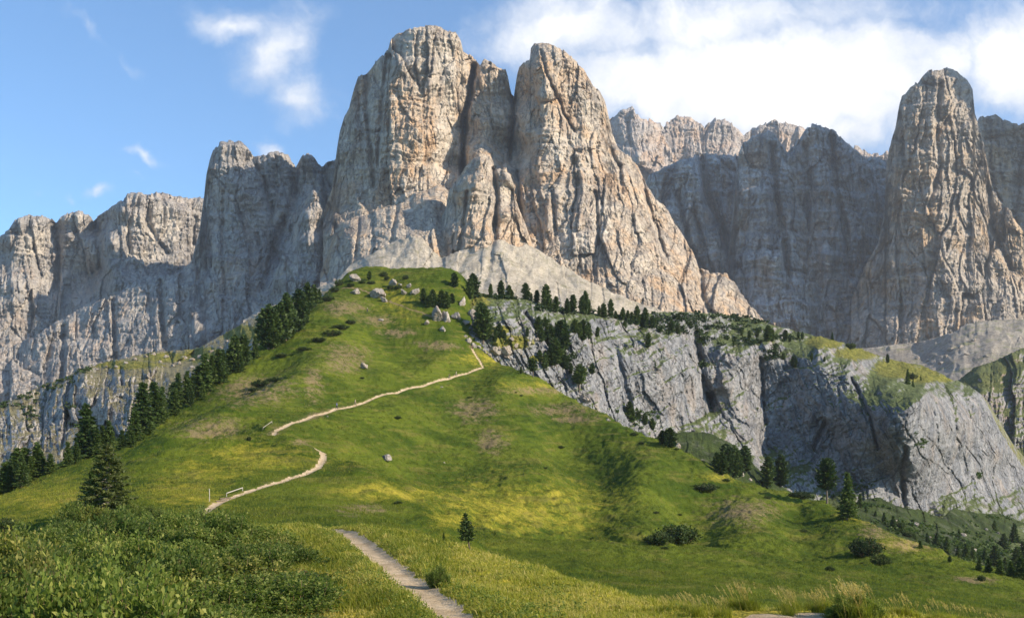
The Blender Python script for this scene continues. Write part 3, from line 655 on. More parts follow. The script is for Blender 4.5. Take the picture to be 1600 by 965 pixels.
# ------------------------------------------------------------------ the green hill and the near ground: one height sheet
# control points: photo column, photo row, metres away
PATH_NEAR = [(790, 1012, 15.0), (742, 980, 16.4), (718, 962, 17.3), (694, 944, 18.5), (667, 924, 20.2), (636, 901, 22.5), (610, 881, 25.3), (587, 863, 28.6), (566, 847, 32.4), (548, 835, 36.2), (530, 828, 39.6), (507, 824, 42.5), (470, 824, 46), (430, 834, 56)]
PATH_MID = [(296, 812, 86), (322, 797, 94), (345, 783, 101), (395, 765, 110), (440, 752, 118), (475, 741, 126), (497, 730, 131), (505, 717, 137), (504, 705, 143), (494, 699, 148), (476, 708, 156), (445, 706, 167), (418, 690, 180),
            (432, 671, 186), (455, 660, 198), (490, 648, 217), (525, 638, 237), (570, 628, 262), (620, 614, 288), (660, 603, 306), (700, 592, 324), (730, 583, 336), (755, 574, 347), (750, 564, 353), (742, 553, 358), (738, 545, 361)]
def hill_points():
    P = []
    # foreground bench with the path
    P += [(-300, 1010, 15), (0, 1010, 15.5), (300, 1000, 15.5), (600, 1000, 15.5), (900, 985, 16.2), (1100, 992, 15.6), (1300, 985, 16), (1600, 992, 16), (2000, 1000, 16), (-300, 2000, 4), (800, 2000, 4), (1900, 2000, 4), (800, 1340, 7), (0, 1340, 7), (1600, 1340, 7)]
    P += [(c, r, d) for c, r, d in PATH_NEAR]
    P += [(0, 905, 25), (120, 880, 27), (250, 858, 30), (400, 842, 34), (-200, 920, 24), (0, 890, 32), (120, 858, 36), (240, 838, 40), (340, 828, 43), (430, 822, 46), (560, 823, 42), (600, 826, 41), (650, 835, 38.5), (700, 848, 36), (750, 862, 33.5), (800, 876, 31),
          (850, 890, 28.5), (900, 905, 26), (950, 921, 23.5), (1000, 938, 21), (1040, 951, 19.5), (700, 905, 24), (800, 925, 22), (900, 950, 19.5), (650, 870, 28), (460, 870, 28), (500, 900, 23), (350, 900, 24), (200, 930, 21),
          (1100, 957, 18.6), (1200, 957, 18.5), (1300, 955, 18.6), (1400, 955, 18.6), (1500, 968, 17.6), (1600, 985, 16.8), (1900, 1010, 16)]
    # it breaks away behind the crest
    P += [(-200, 935, 48), (0, 925, 52), (120, 905, 54), (240, 893, 56), (340, 880, 58), (470, 862, 58), (540, 862, 56), (600, 875, 55), (700, 905, 50), (800, 940, 45), (900, 975, 39), (1000, 1010, 33), (1100, 1030, 29), (1250, 1030, 29), (1400, 1030, 29), (1600, 1050, 27)]
    # low ground between
    P += [(0, 850, 78), (100, 830, 80), (165, 808, 80), (230, 800, 84), (-200, 860, 76), (0, 800, 100), (100, 775, 105)]
    # knoll
    P += [(c, r, d) for c, r, d in PATH_MID]
    P += [(240, 775, 105), (300, 750, 116), (350, 720, 132), (385, 697, 150), (410, 686, 162), (300, 785, 98), (350, 760, 112), (400, 728, 125), (450, 710, 136), (480, 700, 146), (380, 800, 90), (460, 790, 92), (540, 800, 84), (600, 815, 78),
          (520, 715, 142), (545, 727, 138), (570, 742, 133), (600, 762, 128), (640, 788, 121), (680, 815, 113), (710, 838, 106), (735, 862, 97), (770, 890, 88), (520, 760, 112), (580, 790, 100), (640, 830, 92)]
    # behind the knoll spur
    P += [(522, 728, 156), (548, 744, 152), (580, 772, 147), (620, 798, 141), (660, 822, 134), (700, 846, 126), (745, 876, 114), (800, 872, 118), (850, 892, 104), (470, 716, 160), (435, 712, 170), (400, 702, 176), (385, 692, 156), (415, 684, 156), (450, 684, 150), (480, 692, 147), (510, 726, 170)]
    # left meadow with its crest, hollow behind
    P += [(-300, 850, 105), (-100, 805, 118), (0, 783, 125), (60, 757, 135), (130, 737, 143), (200, 715, 152), (270, 706, 158), (-100, 820, 150), (0, 792, 160), (60, 765, 170), (130, 738, 182), (200, 712, 200),
          (250, 725, 140), (300, 705, 158), (350, 688, 178)]
    # left flank of the big hill up to the line of trees
    P += [(-200, 830, 210), (0, 768, 215), (60, 742, 230), (130, 714, 250), (200, 682, 272), (250, 655, 288), (300, 625, 305), (330, 600, 322), (350, 585, 334), (400, 552, 356), (450, 515, 380), (500, 474, 405), (540, 432, 424), (570, 418, 432),
          (300, 680, 200), (350, 650, 240), (400, 620, 275), (450, 590, 300), (500, 540, 335), (550, 500, 365), (400, 650, 222), (450, 630, 240), (500, 590, 285), (560, 560, 318), (560, 460, 400), (600, 450, 405), (600, 520, 355)]
    # face of the big hill
    P += [(600, 580, 300), (650, 540, 345), (680, 570, 328), (640, 630, 268), (700, 640, 282), (750, 640, 296), (700, 690, 245), (750, 700, 255), (800, 660, 292), (640, 690, 232), (600, 670, 235), (600, 715, 200), (650, 740, 200), (700, 760, 192),
          (560, 680, 215), (750, 780, 188), (800, 740, 235), (850, 710, 265), (900, 690, 285), (850, 780, 200), (900, 760, 225), (950, 740, 250), (800, 820, 150), (900, 830, 152), (960, 800, 190), (1000, 770, 222), (1000, 850, 140), (900, 880, 112), (1000, 900, 105),
          (1050, 790, 222), (1040, 835, 170), (1100, 820, 200), (1100, 870, 132), (1150, 790, 240), (1200, 820, 205), (1200, 870, 145), (1250, 800, 236), (1300, 850, 180), (1300, 910, 115), (1400, 880, 165), (1400, 930, 108), (1500, 925, 130), (1600, 950, 120),
          (1200, 920, 100), (1100, 920, 92), (1900, 1010, 100)]
    # ridge line on the right with the fall behind it
    R = [(570, 418, 432), (600, 419, 434), (630, 424, 434), (655, 428, 434), (682, 433, 433), (706, 439, 431), (728, 449, 426), (746, 466, 414), (754, 490, 400), (757, 514, 386), (756, 535, 373), (760, 551, 362), (800, 573, 354), (850, 596, 344), (900, 620, 334), (950, 649, 322), (1000, 680, 308), (1050, 702, 296), (1100, 727, 284),
         (1140, 748, 272), (1180, 755, 264), (1230, 765, 256), (1290, 779, 244), (1330, 801, 232), (1370, 822, 222), (1420, 846, 212), (1480, 873, 202), (1540, 892, 194), (1610, 911, 186), (1750, 945, 175), (2000, 1000, 165)]
    P += R
    for (c, r, d) in R:
        for k, dp in ((1.07, 0.48), (1.16, 0.66), (1.32, 0.66)):
            z = (HOR - r) / FPX * d - (k - 1) * d * dp
            P.append((c + (40 if k > 1.1 else 0), HOR - z / (d * k) * FPX, d * k))
    for (c, r, d) in [(-200, 830, 210), (0, 768, 215), (60, 742, 230), (130, 714, 250), (200, 682, 272), (250, 655, 288), (300, 625, 305), (350, 585, 334), (400, 552, 356), (450, 515, 380), (500, 474, 405), (540, 432, 424)]:
        for k, dp in ((1.05, 0.22), (1.12, 0.5), (1.26, 0.62)):
            z = (HOR - r) / FPX * d - (k - 1) * d * dp
            P.append((c - (30 if k > 1.1 else 0), HOR - z / (d * k) * FPX, d * k))
    return np.array(P, float)

HP = hill_points()
def _hc(c, d): return np.stack([(c - 800) / 420.0, np.log(d) * 1.9], -1)
_sl = (HOR - HP[:, 1]) / FPX                       # rise per metre away
_, _u = np.unique(np.round(HP[:, [0, 2]], 3), axis=0, return_index=True)
HILL = RBF(_hc(HP[_u, 0], HP[_u, 2]), _sl[_u], 'lin', reg=1e-3)

def path_mask(X, Y):
    def w(line):
        return [((c - 800) / FPX * d, d) for c, r, d in line]
    m = np.full(X.shape, 9e9)
    m = np.minimum(m, polydist(X, Y, w(PATH_NEAR)) - 0.40)
    m = np.minimum(m, polydist(X, Y, w(PATH_MID)) - 0.44)
    return m
SIDE_PATH = [(430, 487, 388), (470, 486, 390), (500, 485, 391), (540, 484, 392), (572, 487, 390), (600, 496, 384), (640, 512, 372), (680, 528, 366)]

FOLDS = [([(250, 136), (300, 140), (345, 145)], 1.4, 5.0), ([(220, 162), (280, 172), (340, 182), (375, 192)], -5.0, 8.0), ([(506, 144), (545, 138), (600, 128), (640, 121), (680, 113), (715, 105)], 1.3, 5.0), ([(560, 112), (610, 104), (660, 97)], -1.2, 6.0),
         ([(562, 420), (520, 372), (490, 318), (466, 262), (440, 214)], 5.0, 20.0), ([(585, 380), (590, 330), (570, 290)], -2.0, 12.0), ([(640, 345), (650, 290), (640, 245), (660, 205)], -3.0, 15.0),
         ([(770, 335), (800, 290), (830, 250), (850, 215)], 3.5, 11.0), ([(860, 320), (890, 275), (920, 235), (930, 195), (900, 160)], -4.5, 12.0), ([(900, 318), (960, 300), (1030, 282), (1090, 268)], 1.6, 8.0),
         ([(1010, 262), (1005, 235), (1020, 200), (1010, 175)], 3.0, 9.0), ([(1070, 225), (1075, 195), (1080, 165)], -3.2, 8.0), ([(1090, 262), (1110, 250), (1150, 248)], 1.5, 4.0), ([(1180, 235), (1170, 205), (1190, 180)], 2.4, 8.0), ([(1250, 225), (1240, 195), (1260, 165)], -2.6, 8.0),
         ([(300, 240), (360, 258), (420, 290)], -2.5, 10.0), ([(330, 285), (390, 315), (440, 350)], 2.0, 8.0), ([(280, 190), (340, 200), (390, 215)], 1.8, 7.0), ([(230, 128), (290, 138), (350, 150)], 1.2, 5.0), ([(250, 150), (300, 162), (350, 172)], -1.4, 5.0)]

def hill_z(X, Y, fine=True):
    """height of the ground at world X, Y (arrays)"""
    c = X / Y * FPX + 800
    q = _hc(c, Y)
    Z = HILL(q[..., 0], q[..., 1]) * Y
    pm = path_mask(X, Y)
    fd = sstep(1.0, 22.0, pm) * sstep(440, 385, Y) * (Y > 150) + (Y <= 150) * sstep(0.5, 5.0, pm)
    for line, hh, ww in FOLDS:
        d = polydist(X, Y, [((a - 800) / FPX * b, b) for a, b in line])
        Z = Z + fd * hh * np.exp(-(d / ww) ** 2)
    far = np.clip((Y - 50) / 120, 0, 1)
    damp = sstep(0.2, 2.5, pm)
    Z = Z + damp * far * (1.3 * fbm(X / 26, Y / 34, 3, 301) + 0.55 * fbm(X / 8, Y / 11, 3, 302))
    Z = Z + damp * (0.10 * fbm(X / 2.2, Y / 2.6, 3, 303) + 0.04 * fbm(X / 0.5, Y / 0.6, 2, 304))
    if fine:
        # sheep tracks: little steps along the slope on the steep flank, and rough tussocks
        steep = far
        zt = Z / 1.5 + 0.8 * fbm(X / 16, Y / 16, 3, 311)
        fr = zt - np.floor(zt)
        Z = Z + damp * steep * 0.95 * (sstep(0.55, 1.0, fr) - fr) * sstep(-0.15, 0.3, fbm(X / 45, Y / 45, 2, 312))
        Z = Z + damp * steep * (0.62 * fbm(X / 1.9, Y / 2.4, 4, 313, 0.6) + 0.5 * np.maximum(0, fbm(X / 3.6, Y / 4.5, 2, 314)))
    # the path is worn in a little
    Z = Z - 0.10 * (1 - sstep(-0.3, 0.25, pm)) * (1 + Y * 0.004)
    # knocked-down turf bank beside the near path
    bank = np.exp(-((pm - 0.55) / 0.35) ** 2) * sstep(60, 30, Y)
    Z = Z + 0.12 * bank * (0.6 + fbm(X / 1.1, Y / 1.3, 2, 315))
    return Z, pm

def M_grass_ground():
    t = NT('meadow')
    p = t.pos()
    n0 = t.noise(p, 0.012, 4, 0.55, 0.6); n1 = t.noise(p, 0.05, 5, 0.6, 0.8); n2 = t.noise(p, 0.35, 5, 0.7, 0.3); n3 = t.noise(p, 1.6, 4, 0.7); n4 = t.noise(p, 7.0, 3, 0.7)
    dry = t.attr('dry'); bare = t.attr('bare')
    green = t.mix(t.rng(n1, 0.35, 0.65), (0.044, 0.074, 0.008), (0.105, 0.135, 0.015))
    gold = t.mix(t.rng(n2, 0.35, 0.65), (0.24, 0.235, 0.022), (0.40, 0.335, 0.045))
    k = t.math('ADD', dry, t.math('MULTIPLY', t.math('SUBTRACT', n2, 0.5), 1.3))
    k = t.math('ADD', k, t.math('MULTIPLY', t.math('SUBTRACT', n3, 0.5), 1.0))
    c = t.mix(t.rng(k, 0.25, 0.95), green, gold)
    ct = t.noise(t.stretch(p, 0.10, 0.10, 0.75), 1.0, 5, 0.65, 0.6)
    c = t.mix(t.math('MULTIPLY', t.rng(ct, 0.50, 0.68), 0.55), c, (0.17, 0.15, 0.04))
    c = t.mix(t.math('MULTIPLY', t.rng(ct, 0.48, 0.34), 0.5), c, (0.030, 0.056, 0.010))
    brown = t.mix(n3, (0.17, 0.115, 0.06), (0.30, 0.23, 0.14))
    b = t.math('ADD', bare, t.math('MULTIPLY', t.math('SUBTRACT', n2, 0.5), 1.5))
    b = t.math('ADD', b, t.math('MULTIPLY', t.math('SUBTRACT', n3, 0.5), 0.9))
    c = t.mix(t.math('MULTIPLY', t.rng(b, 0.45, 0.85), 0.8), c, brown)
    dk = t.rng(t.math('ADD', t.math('MULTIPLY', n2, 0.5), t.math('MULTIPLY', n3, 0.5)), 0.53, 0.68)
    c = t.mix(t.math('MULTIPLY', dk, 0.55), c, (0.028, 0.050, 0.010))
    c = t.mix(1.0, c, t.mix(t.rng(n4, 0.25, 0.75), (0.70, 0.70, 0.70), (1.3, 1.3, 1.3)), 'MULTIPLY')
    return t.diffuse(c, 0.95, t.bump(t.math('ADD', n3, t.math('MULTIPLY', n4, 0.5)), 0.35, 0.8), spec=0.05)

def M_path():
    t = NT('path_gravel')
    p = t.pos()
    n1 = t.noise(p, 0.7, 5, 0.65, 0.4); n2 = t.noise(p, 5, 5, 0.7); n3 = t.noise(p, 22, 3, 0.7)
    c = t.mix(t.rng(n1, 0.35, 0.65), (0.40, 0.305, 0.185), (0.54, 0.43, 0.285))
    c = t.mix(1.0, c, t.mix(t.rng(n2, 0.3, 0.7), (0.75, 0.74, 0.72), (1.2, 1.2, 1.2)), 'MULTIPLY')
    c = t.mix(t.rng(n3, 0.62, 0.72), c, (0.56, 0.52, 0.46))
    return t.diffuse(c, 0.97, t.bump(t.math('ADD', n2, n3), 0.05, 0.8))

def region(c, r, pts, soft):
    """soft blob weights round photo positions given as (column, row, radius x, radius y)"""
    m = 0
    for (a, b, rx, ry) in pts:
        m = np.maximum(m, np.exp(-(((c - a) / rx) ** 2 + ((r - b) / ry) ** 2) * soft))
    return m

def dryness(X, Y, R):
    C = X / Y * FPX + 800
    d = 0.78 * sstep(66, 50, Y) + region(C, R, [(410, 715, 110, 34), (330, 740, 100, 30), (590, 765, 90, 16), (60, 780, 150, 40), (620, 770, 110, 20), (700, 815, 60, 25), (300, 770, 120, 40), (1450, 850, 110, 14), (1340, 800, 40, 20), (620, 470, 60, 50), (760, 560, 60, 15), (850, 605, 90, 16), (800, 790, 160, 60), (1130, 745, 60, 10)], 1.0) * 0.62 * (Y > 60)
    return d + 0.28 * fbm(X / 30, Y / 50, 3, 321) + 0.22 * fbm(X / 7, Y / 9, 3, 322)

def build_hill():
    cols = np.concatenate([np.linspace(-900, -60, 60), np.arange(-56, 1660, 1.9), np.linspace(1664, 2500, 60)])
    # rows: spacing finer where the picture needs it
    segs = [(3.2, 14.5, 40), (14.5, 60, 330), (60, 150, 330), (150, 450, 640), (450, 640, 60)]
    ys = np.concatenate([np.exp(np.linspace(np.log(a), np.log(b), n, endpoint=False)) for a, b, n in segs])
    C, Y = np.meshgrid(cols, ys)
    X = (C - 800) / FPX * Y
    Z, pm = hill_z(X, Y)
    rocky = np.zeros_like(Z)
    R = HOR - Z / Y * FPX
    # far rows sink away
    Z = Z - np.maximum(0, Y - 470) * 0.5
    dry = dryness(X, Y, R)
    bare = region(C, R, [(560, 795, 70, 16), (540, 480, 60, 22), (740, 640, 60, 30), (770, 690, 40, 30), (880, 640, 90, 16), (1160, 800, 90, 36), (490, 600, 26, 50), (400, 610, 110, 40), (330, 670, 90, 30), (540, 560, 60, 40), (1420, 850, 80, 20), (470, 690, 30, 8), (590, 500, 50, 14), (680, 540, 60, 12), (1370, 830, 50, 24), (1520, 905, 60, 10), (850, 610, 110, 10), (900, 655, 60, 12), (620, 520, 50, 12)], 1.0) * 0.74 * (Y > 60)
    #C, R, [(410, 715, 110, 34), (330, 740, 100, 30), (590, 765, 90, 16), (60, 780, 150, 40), (620, 770, 110, 20), (700, 815, 60, 25), (300, 770, 120, 40), (1450, 850, 110, 14), (1340, 800, 40, 20), (620, 470, 60, 50), (760, 560, 60, 15), (850, 605, 90, 16), (800, 790, 160, 60), (1130, 745, 60, 10)], 1.0) * 0.75 * (Y > 60)
    bare = bare + 0.45 * np.exp(-(np.maximum(pm, 0) / 1.2) ** 2)
    sp = polydist(X, Y, [((c - 800) / FPX * d, d) for c, r, d in SIDE_PATH])
    bare = bare + 0.9 * np.exp(-(sp / 0.7) ** 2) * (Y > 300)
    fc = grid_faces(*C.shape)
    pmf = pm.ravel() + 0.30 * fbm(X.ravel() / 1.1, Y.ravel() / 1.1, 4, 331, 0.6) + 0.12 * fbm(X.ravel() / 6, Y.ravel() / 6, 2, 332)
    on = (pmf[fc].mean(1) < 0)
    co = np.stack([X, Y, Z], -1).reshape(-1, 3)
    mg, mp = M_grass_ground(), M_path()
    o = mesh_np('green_hill', co, fc[~on], mg, smooth=True, cols={'dry': dry.ravel(), 'bare': bare.ravel()})
    tag(o, 'grassy hillside and meadow rising to the foot of the rock towers', 'hill', kind='structure')
    use = np.unique(fc[on]); remap = np.zeros(len(co), np.int64); remap[use] = np.arange(len(use))
    pth = mesh_np('path', co[use], remap[fc[on]], mp, smooth=True)
    tag(pth, 'pale gravel footpath winding from the foreground up the hill', 'path', kind='structure')
    return o
HILL_OBJ = build_hill()

# valley floor under everything, out to the horizon
def build_valley():
    n = 160
    a = np.linspace(-1, 1, n); X, Y = np.meshgrid(np.sign(a) * np.abs(a) ** 2 * 15000, np.sign(a) * np.abs(a) ** 2 * 15000 + 600)
    Z = -190 + 26 * fbm(X / 600, Y / 600, 4, 401) - 40 * sstep(-200, -900, X) 
    t = NT('valley_meadow'); p = t.pos()
    c = t.mix(t.rng(t.noise(p, 0.006, 6, 0.65, 0.8), 0.42, 0.58), (0.025, 0.045, 0.014), (0.09, 0.12, 0.03))
    m = t.diffuse(c, 0.95)
    tag(mesh_np('valley_floor', np.stack([X, Y, Z], -1).reshape(-1, 3), grid_faces(n, n), m, smooth=True), 'dark wooded valley floor beyond the hill', 'ground', kind='structure')
build_valley()

# ------------------------------------------------------------------ standing things on the ground
bpy.context.view_layer.update()
GROUND = {o.name: o for o in COL.objects if o.type == 'MESH' and o.get('kind') == 'structure'}
def hit(px, py, names=None):
    """where the sight line through a photo position meets the ground"""
    d = Vector(((px - 800) / FPX, 1.0, (HOR - py) / FPX)); dn = d.normalized()
    best = None
    for n in (names or ('green_hill', 'path', 'limestone_cliff', 'wooded_slope', 'dark_cliff', 'rock_shoulder', 'scree', 'east_scree')):
        o = GROUND.get(n)
        if not o: continue
        ok, loc, nor, _ = o.ray_cast(Vector((0, 0, 0)), dn)
        if ok and (best is None or loc.y < best[0].y): best = (loc.copy(), nor.copy(), n)
    return best
def drop(x, y):
    ok, loc, nor, _ = HILL_OBJ.ray_cast(Vector((x, y, 400)), Vector((0, 0, -1)))
    if ok: return loc.z
    o = GROUND['path']; ok, loc, nor, _ = o.ray_cast(Vector((x, y, 400)), Vector((0, 0, -1)))
    return loc.z if ok else None

def leaf_material(name, a, b, c3, trans=0.35, rough=0.6, hue_obj=0.0):
    t = NT(name)
    k = t.attr('tint')
    c = t.mix(t.rng(k, 0.0, 0.6, smooth=False), a, b)
    c = t.mix(t.rng(k, 0.75, 1.0, smooth=False), c, c3)
    oi = t.n('ShaderNodeObjectInfo')
    c = t.mix(1.0, c, t.mix(oi.outputs['Random'], (0.66, 0.72, 0.74), (1.36, 1.26, 1.1)), 'MULTIPLY')
    tc = t.mix(1.0, c, (1.5, 1.6, 0.9), 'MULTIPLY')
    return t.diffuse(c, rough, None, trans, tc, spec=0.25)

def wood_material(name, a, b):
    t = NT(name); p = t.n('ShaderNodeTexCoord').outputs['Object']
    c = t.mix(t.rng(t.noise(t.stretch(p, 6, 6, 1.2), 2.0, 5, 0.7), 0.35, 0.65), a, b)
    return t.diffuse(c, 0.9, t.bump(t.noise(t.stretch(p, 8, 8, 1.5), 3.0, 4, 0.7), 0.03, 0.8))

M_pine = leaf_material('pine_needles', (0.026, 0.050, 0.014), (0.055, 0.092, 0.022), (0.11, 0.15, 0.035), 0.22)
M_spruce = leaf_material('spruce_needles', (0.032, 0.060, 0.014), (0.070, 0.115, 0.024), (0.14, 0.18, 0.04), 0.28)
M_ghost = leaf_material('thin_spruce_needles', (0.08, 0.105, 0.030), (0.17, 0.19, 0.055), (0.34, 0.32, 0.13), 0.4)
M_bush = leaf_material('willow_leaves', (0.050, 0.085, 0.016), (0.11, 0.155, 0.030), (0.26, 0.28, 0.08), 0.4)
M_bush_y = leaf_material('pale_willow_leaves', (0.060, 0.085, 0.016), (0.13, 0.155, 0.030), (0.28, 0.26, 0.08), 0.4)
M_darkbush = leaf_material('dwarf_pine_needles', (0.022, 0.042, 0.012), (0.045, 0.075, 0.018), (0.09, 0.115, 0.028), 0.2)
M_blade = leaf_material('grass_blades', (0.090, 0.125, 0.014), (0.25, 0.26, 0.035), (0.48, 0.41, 0.14), 0.45)
M_straw = leaf_material('ripe_grass', (0.20, 0.20, 0.05), (0.42, 0.34, 0.14), (0.62, 0.50, 0.28), 0.45)
M_redleaf = leaf_material('autumn_leaves', (0.10, 0.06, 0.02), (0.22, 0.08, 0.03), (0.32, 0.18, 0.06), 0.35)
M_bark = wood_material('bark', (0.10, 0.075, 0.055), (0.20, 0.165, 0.13))
M_greywood = wood_material('weathered_wood', (0.34, 0.31, 0.27), (0.52, 0.48, 0.42))
M_stem = wood_material('twigs', (0.12, 0.09, 0.05), (0.24, 0.18, 0.10))
M_boulder = rock_material('boulder_rock', grey=(0.29, 0.27, 0.24), pale=(0.42, 0.38, 0.33), warm=(0.42, 0.30, 0.20), dark=(0.12, 0.11, 0.10), unit=0.12, warm_amt=0.4, dark_amt=0.4, bumpd=0.8)

def cards(P, size, rng, droop=None, aspect=1.6, dirs=None):
    """one small bent-free quad per point, turned at random (or along dirs)"""
    n = len(P)
    if dirs is None:
        dirs = rng.normal(size=(n, 3)); dirs[:, 2] *= 0.5
    dirs = dirs / (np.linalg.norm(dirs, axis=1)[:, None] + 1e-9)
    o = rng.normal(size=(n, 3)); side = np.cross(dirs, o); side /= (np.linalg.norm(side, axis=1)[:, None] + 1e-9)
    s = (np.asarray(size) * rng.uniform(0.65, 1.35, n))[:, None]
    a = dirs * s * aspect * 0.5; b = side * s * 0.5
    co = np.stack([P - a - b * 0.5, P - a * 0.1 + b, P + a, P - a * 0.1 - b], 1).reshape(-1, 3)
    f = np.arange(4 * n).reshape(-1, 4)
    return co, f

def tube(pts, rad, sides=6):
    pts = np.array(pts, float); n = len(pts); co = []
    d = np.gradient(pts, axis=0); d /= np.linalg.norm(d, axis=1)[:, None] + 1e-9
    ref = np.array([0.31, 0.95, 0.05])
    for i in range(n):
        u = np.cross(d[i], ref); u /= np.linalg.norm(u) + 1e-9; v = np.cross(d[i], u)
        a = np.linspace(0, 2 * np.pi, sides, endpoint=False)
        co.append(pts[i] + rad[i] * (np.cos(a)[:, None] * u + np.sin(a)[:, None] * v))
    co = np.concatenate(co)
    f = []
    for i in range(n - 1):
        for k in range(sides):
            q = (k + 1) % sides
            f.append((i * sides + k, i * sides + q, (i + 1) * sides + q, (i + 1) * sides + k))
    return co, np.array(f)
def join(parts):
    co = []; f = []; o = 0
    for c, ff in parts:
        co.append(c); f.append(ff + o); o += len(c)
    return np.concatenate(co), np.concatenate(f)

def conifer(kind, seed, H=10.0):
    """returns (trunk, crown) meshes data for a tree of height H. kinds: pine (ovate, dense), spruce (pointed), thin, lonely (bare below, leaning), ghost"""
    rng = np.random.default_rng(seed)
    lean = np.array([rng.normal() * 0.02, rng.normal() * 0.02])
    z0, R, prof, dens, cs = {'pine': (0.06, 0.22, 'ovate', 1.0, 0.052), 'spruce': (0.05, 0.22, 'cone', 1.0, 0.045), 'larch': (0.10, 0.19, 'cone', 0.75, 0.038), 'stem_pine': (0.34, 0.24, 'ovate', 1.0, 0.05),
                             'lonely': (0.36, 0.30, 'flag', 0.9, 0.034), 'ghost': (0.04, 0.38, 'cone', 3.0, 0.028)}[kind]
    if kind == 'lonely': lean = np.array([-0.18, 0.03])
    def axis(t): return np.array([lean[0] * H * t * (1.2 - 0.4 * t), lean[1] * H * t, H * t])
    ts = np.linspace(0, 0.98, 9)
    tr = tube([axis(t) + np.array([rng.normal(), rng.normal(), 0]) * 0.004 * H * (t > 0) for t in ts] , 0.022 * H * (1 - ts) ** 0.8 + 0.003 * H, 8)
    tr[0][:8, 2] -= 0.06 * H
    trunk = [tr]; P = []; S = []; DR = []
    nw = {'pine': 26, 'spruce': 30, 'larch': 30, 'stem_pine': 20, 'lonely': 22, 'ghost': 38}[kind]
    for i in range(nw):
        t = z0 + (1 - z0) * (i + rng.uniform(0, 0.8)) / nw
        u = (t - z0) / (1 - z0)
        if prof == 'ovate': L = R * H * (np.sin(np.pi * min(1, (u * 0.80 + 0.20))) ** 0.62 * 0.9 + 0.06)
        elif prof == 'flag': L = R * H * (1 - u) ** 0.6 * (0.55 + 0.5 * rng.random())
        else: L = R * H * (1 - u) ** 0.85 + 0.03 * H
        nbr = 5 if prof == 'ovate' else 6
        a0 = rng.uniform(0, 6.28)
        for k in range(nbr):
            a = a0 + 6.283 * k / nbr + rng.normal() * 0.3
            l = L * rng.uniform(0.62, 1.15)
            if rng.random() < 0.10: l *= 0.5
            up = {'ovate': 0.35, 'flag': 0.05, 'cone': -0.22 + 0.5 * u}[prof]
            if kind == 'ghost': up = -0.10 + 0.5 * u
            base = axis(t)
            tip = base + np.array([math.cos(a) * l, math.sin(a) * l, l * up + rng.normal() * 0.01 * H])
            mid = (base + tip) / 2 + np.array([0, 0, -0.10 * l if prof != 'ovate' else -0.12 * l])
            trunk.append(tube([base, mid, tip], np.array([0.0065, 0.0045, 0.0015]) * H, 4))
            m = max(3, int((26 if kind != 'ghost' else 34) * dens * l / (R * H)))
            s = rng.random(m) ** 0.65
            if kind == 'ghost': s = 0.35 + 0.65 * s
            q = base[None] * (1 - s[:, None]) ** 2 + 2 * mid[None] * (s * (1 - s))[:, None] + tip[None] * (s[:, None]) ** 2
            spread = 0.16 * l * (1.1 - s)[:, None] + 0.010 * H
            if kind == 'ghost': spread = 0.10 * l * (1.2 - s)[:, None] + 0.006 * H
            off = rng.normal(size=(m, 3)) * spread; off[:, 2] *= 0.45
            P.append(q + off); S.append(np.full(m, cs * H) * (0.7 + 0.5 * (1 - s)))
            dd = (tip - base)[None] / (l + 1e-6) + rng.normal(size=(m, 3)) * 0.5; DR.append(dd)
    # leader
    q = np.array([axis(t) for t in np.linspace(0.9, 1.0, 12)]); P.append(q + rng.normal(size=q.shape) * 0.006 * H); S.append(np.full(12, cs * H * 0.7)); DR.append(np.tile([0, 0, 1.0], (12, 1)) + rng.normal(size=(12, 3)) * 0.3)
    if kind == 'lonely':   # dead branches low on the stem
        for i in range(9):
            t = rng.uniform(0.08, 0.32); a = rng.uniform(0, 6.28); l = rng.uniform(0.05, 0.14) * H; b = axis(t)
            trunk.append(tube([b, b + np.array([math.cos(a) * l, math.sin(a) * l, -0.15 * l])], np.array([0.005, 0.0015]) * H, 4))
    P = np.concatenate(P); S = np.concatenate(S); DR = np.concatenate(DR)
    co, f = cards(P, S, rng, dirs=DR, aspect=1.8)
    # tips and tops of the sprays carry the younger, paler needles
    rad = np.hypot(P[:, 0] - lean[0] * P[:, 2], P[:, 1]) / (R * H)
    tint = np.clip(0.25 + 0.35 * rng.random(len(P)) + 0.25 * (rad > 0.7) + 0.2 * rng.normal(size=len(P)) * 0.5, 0, 1)
    return join(trunk), (co, f), np.repeat(tint, 4)

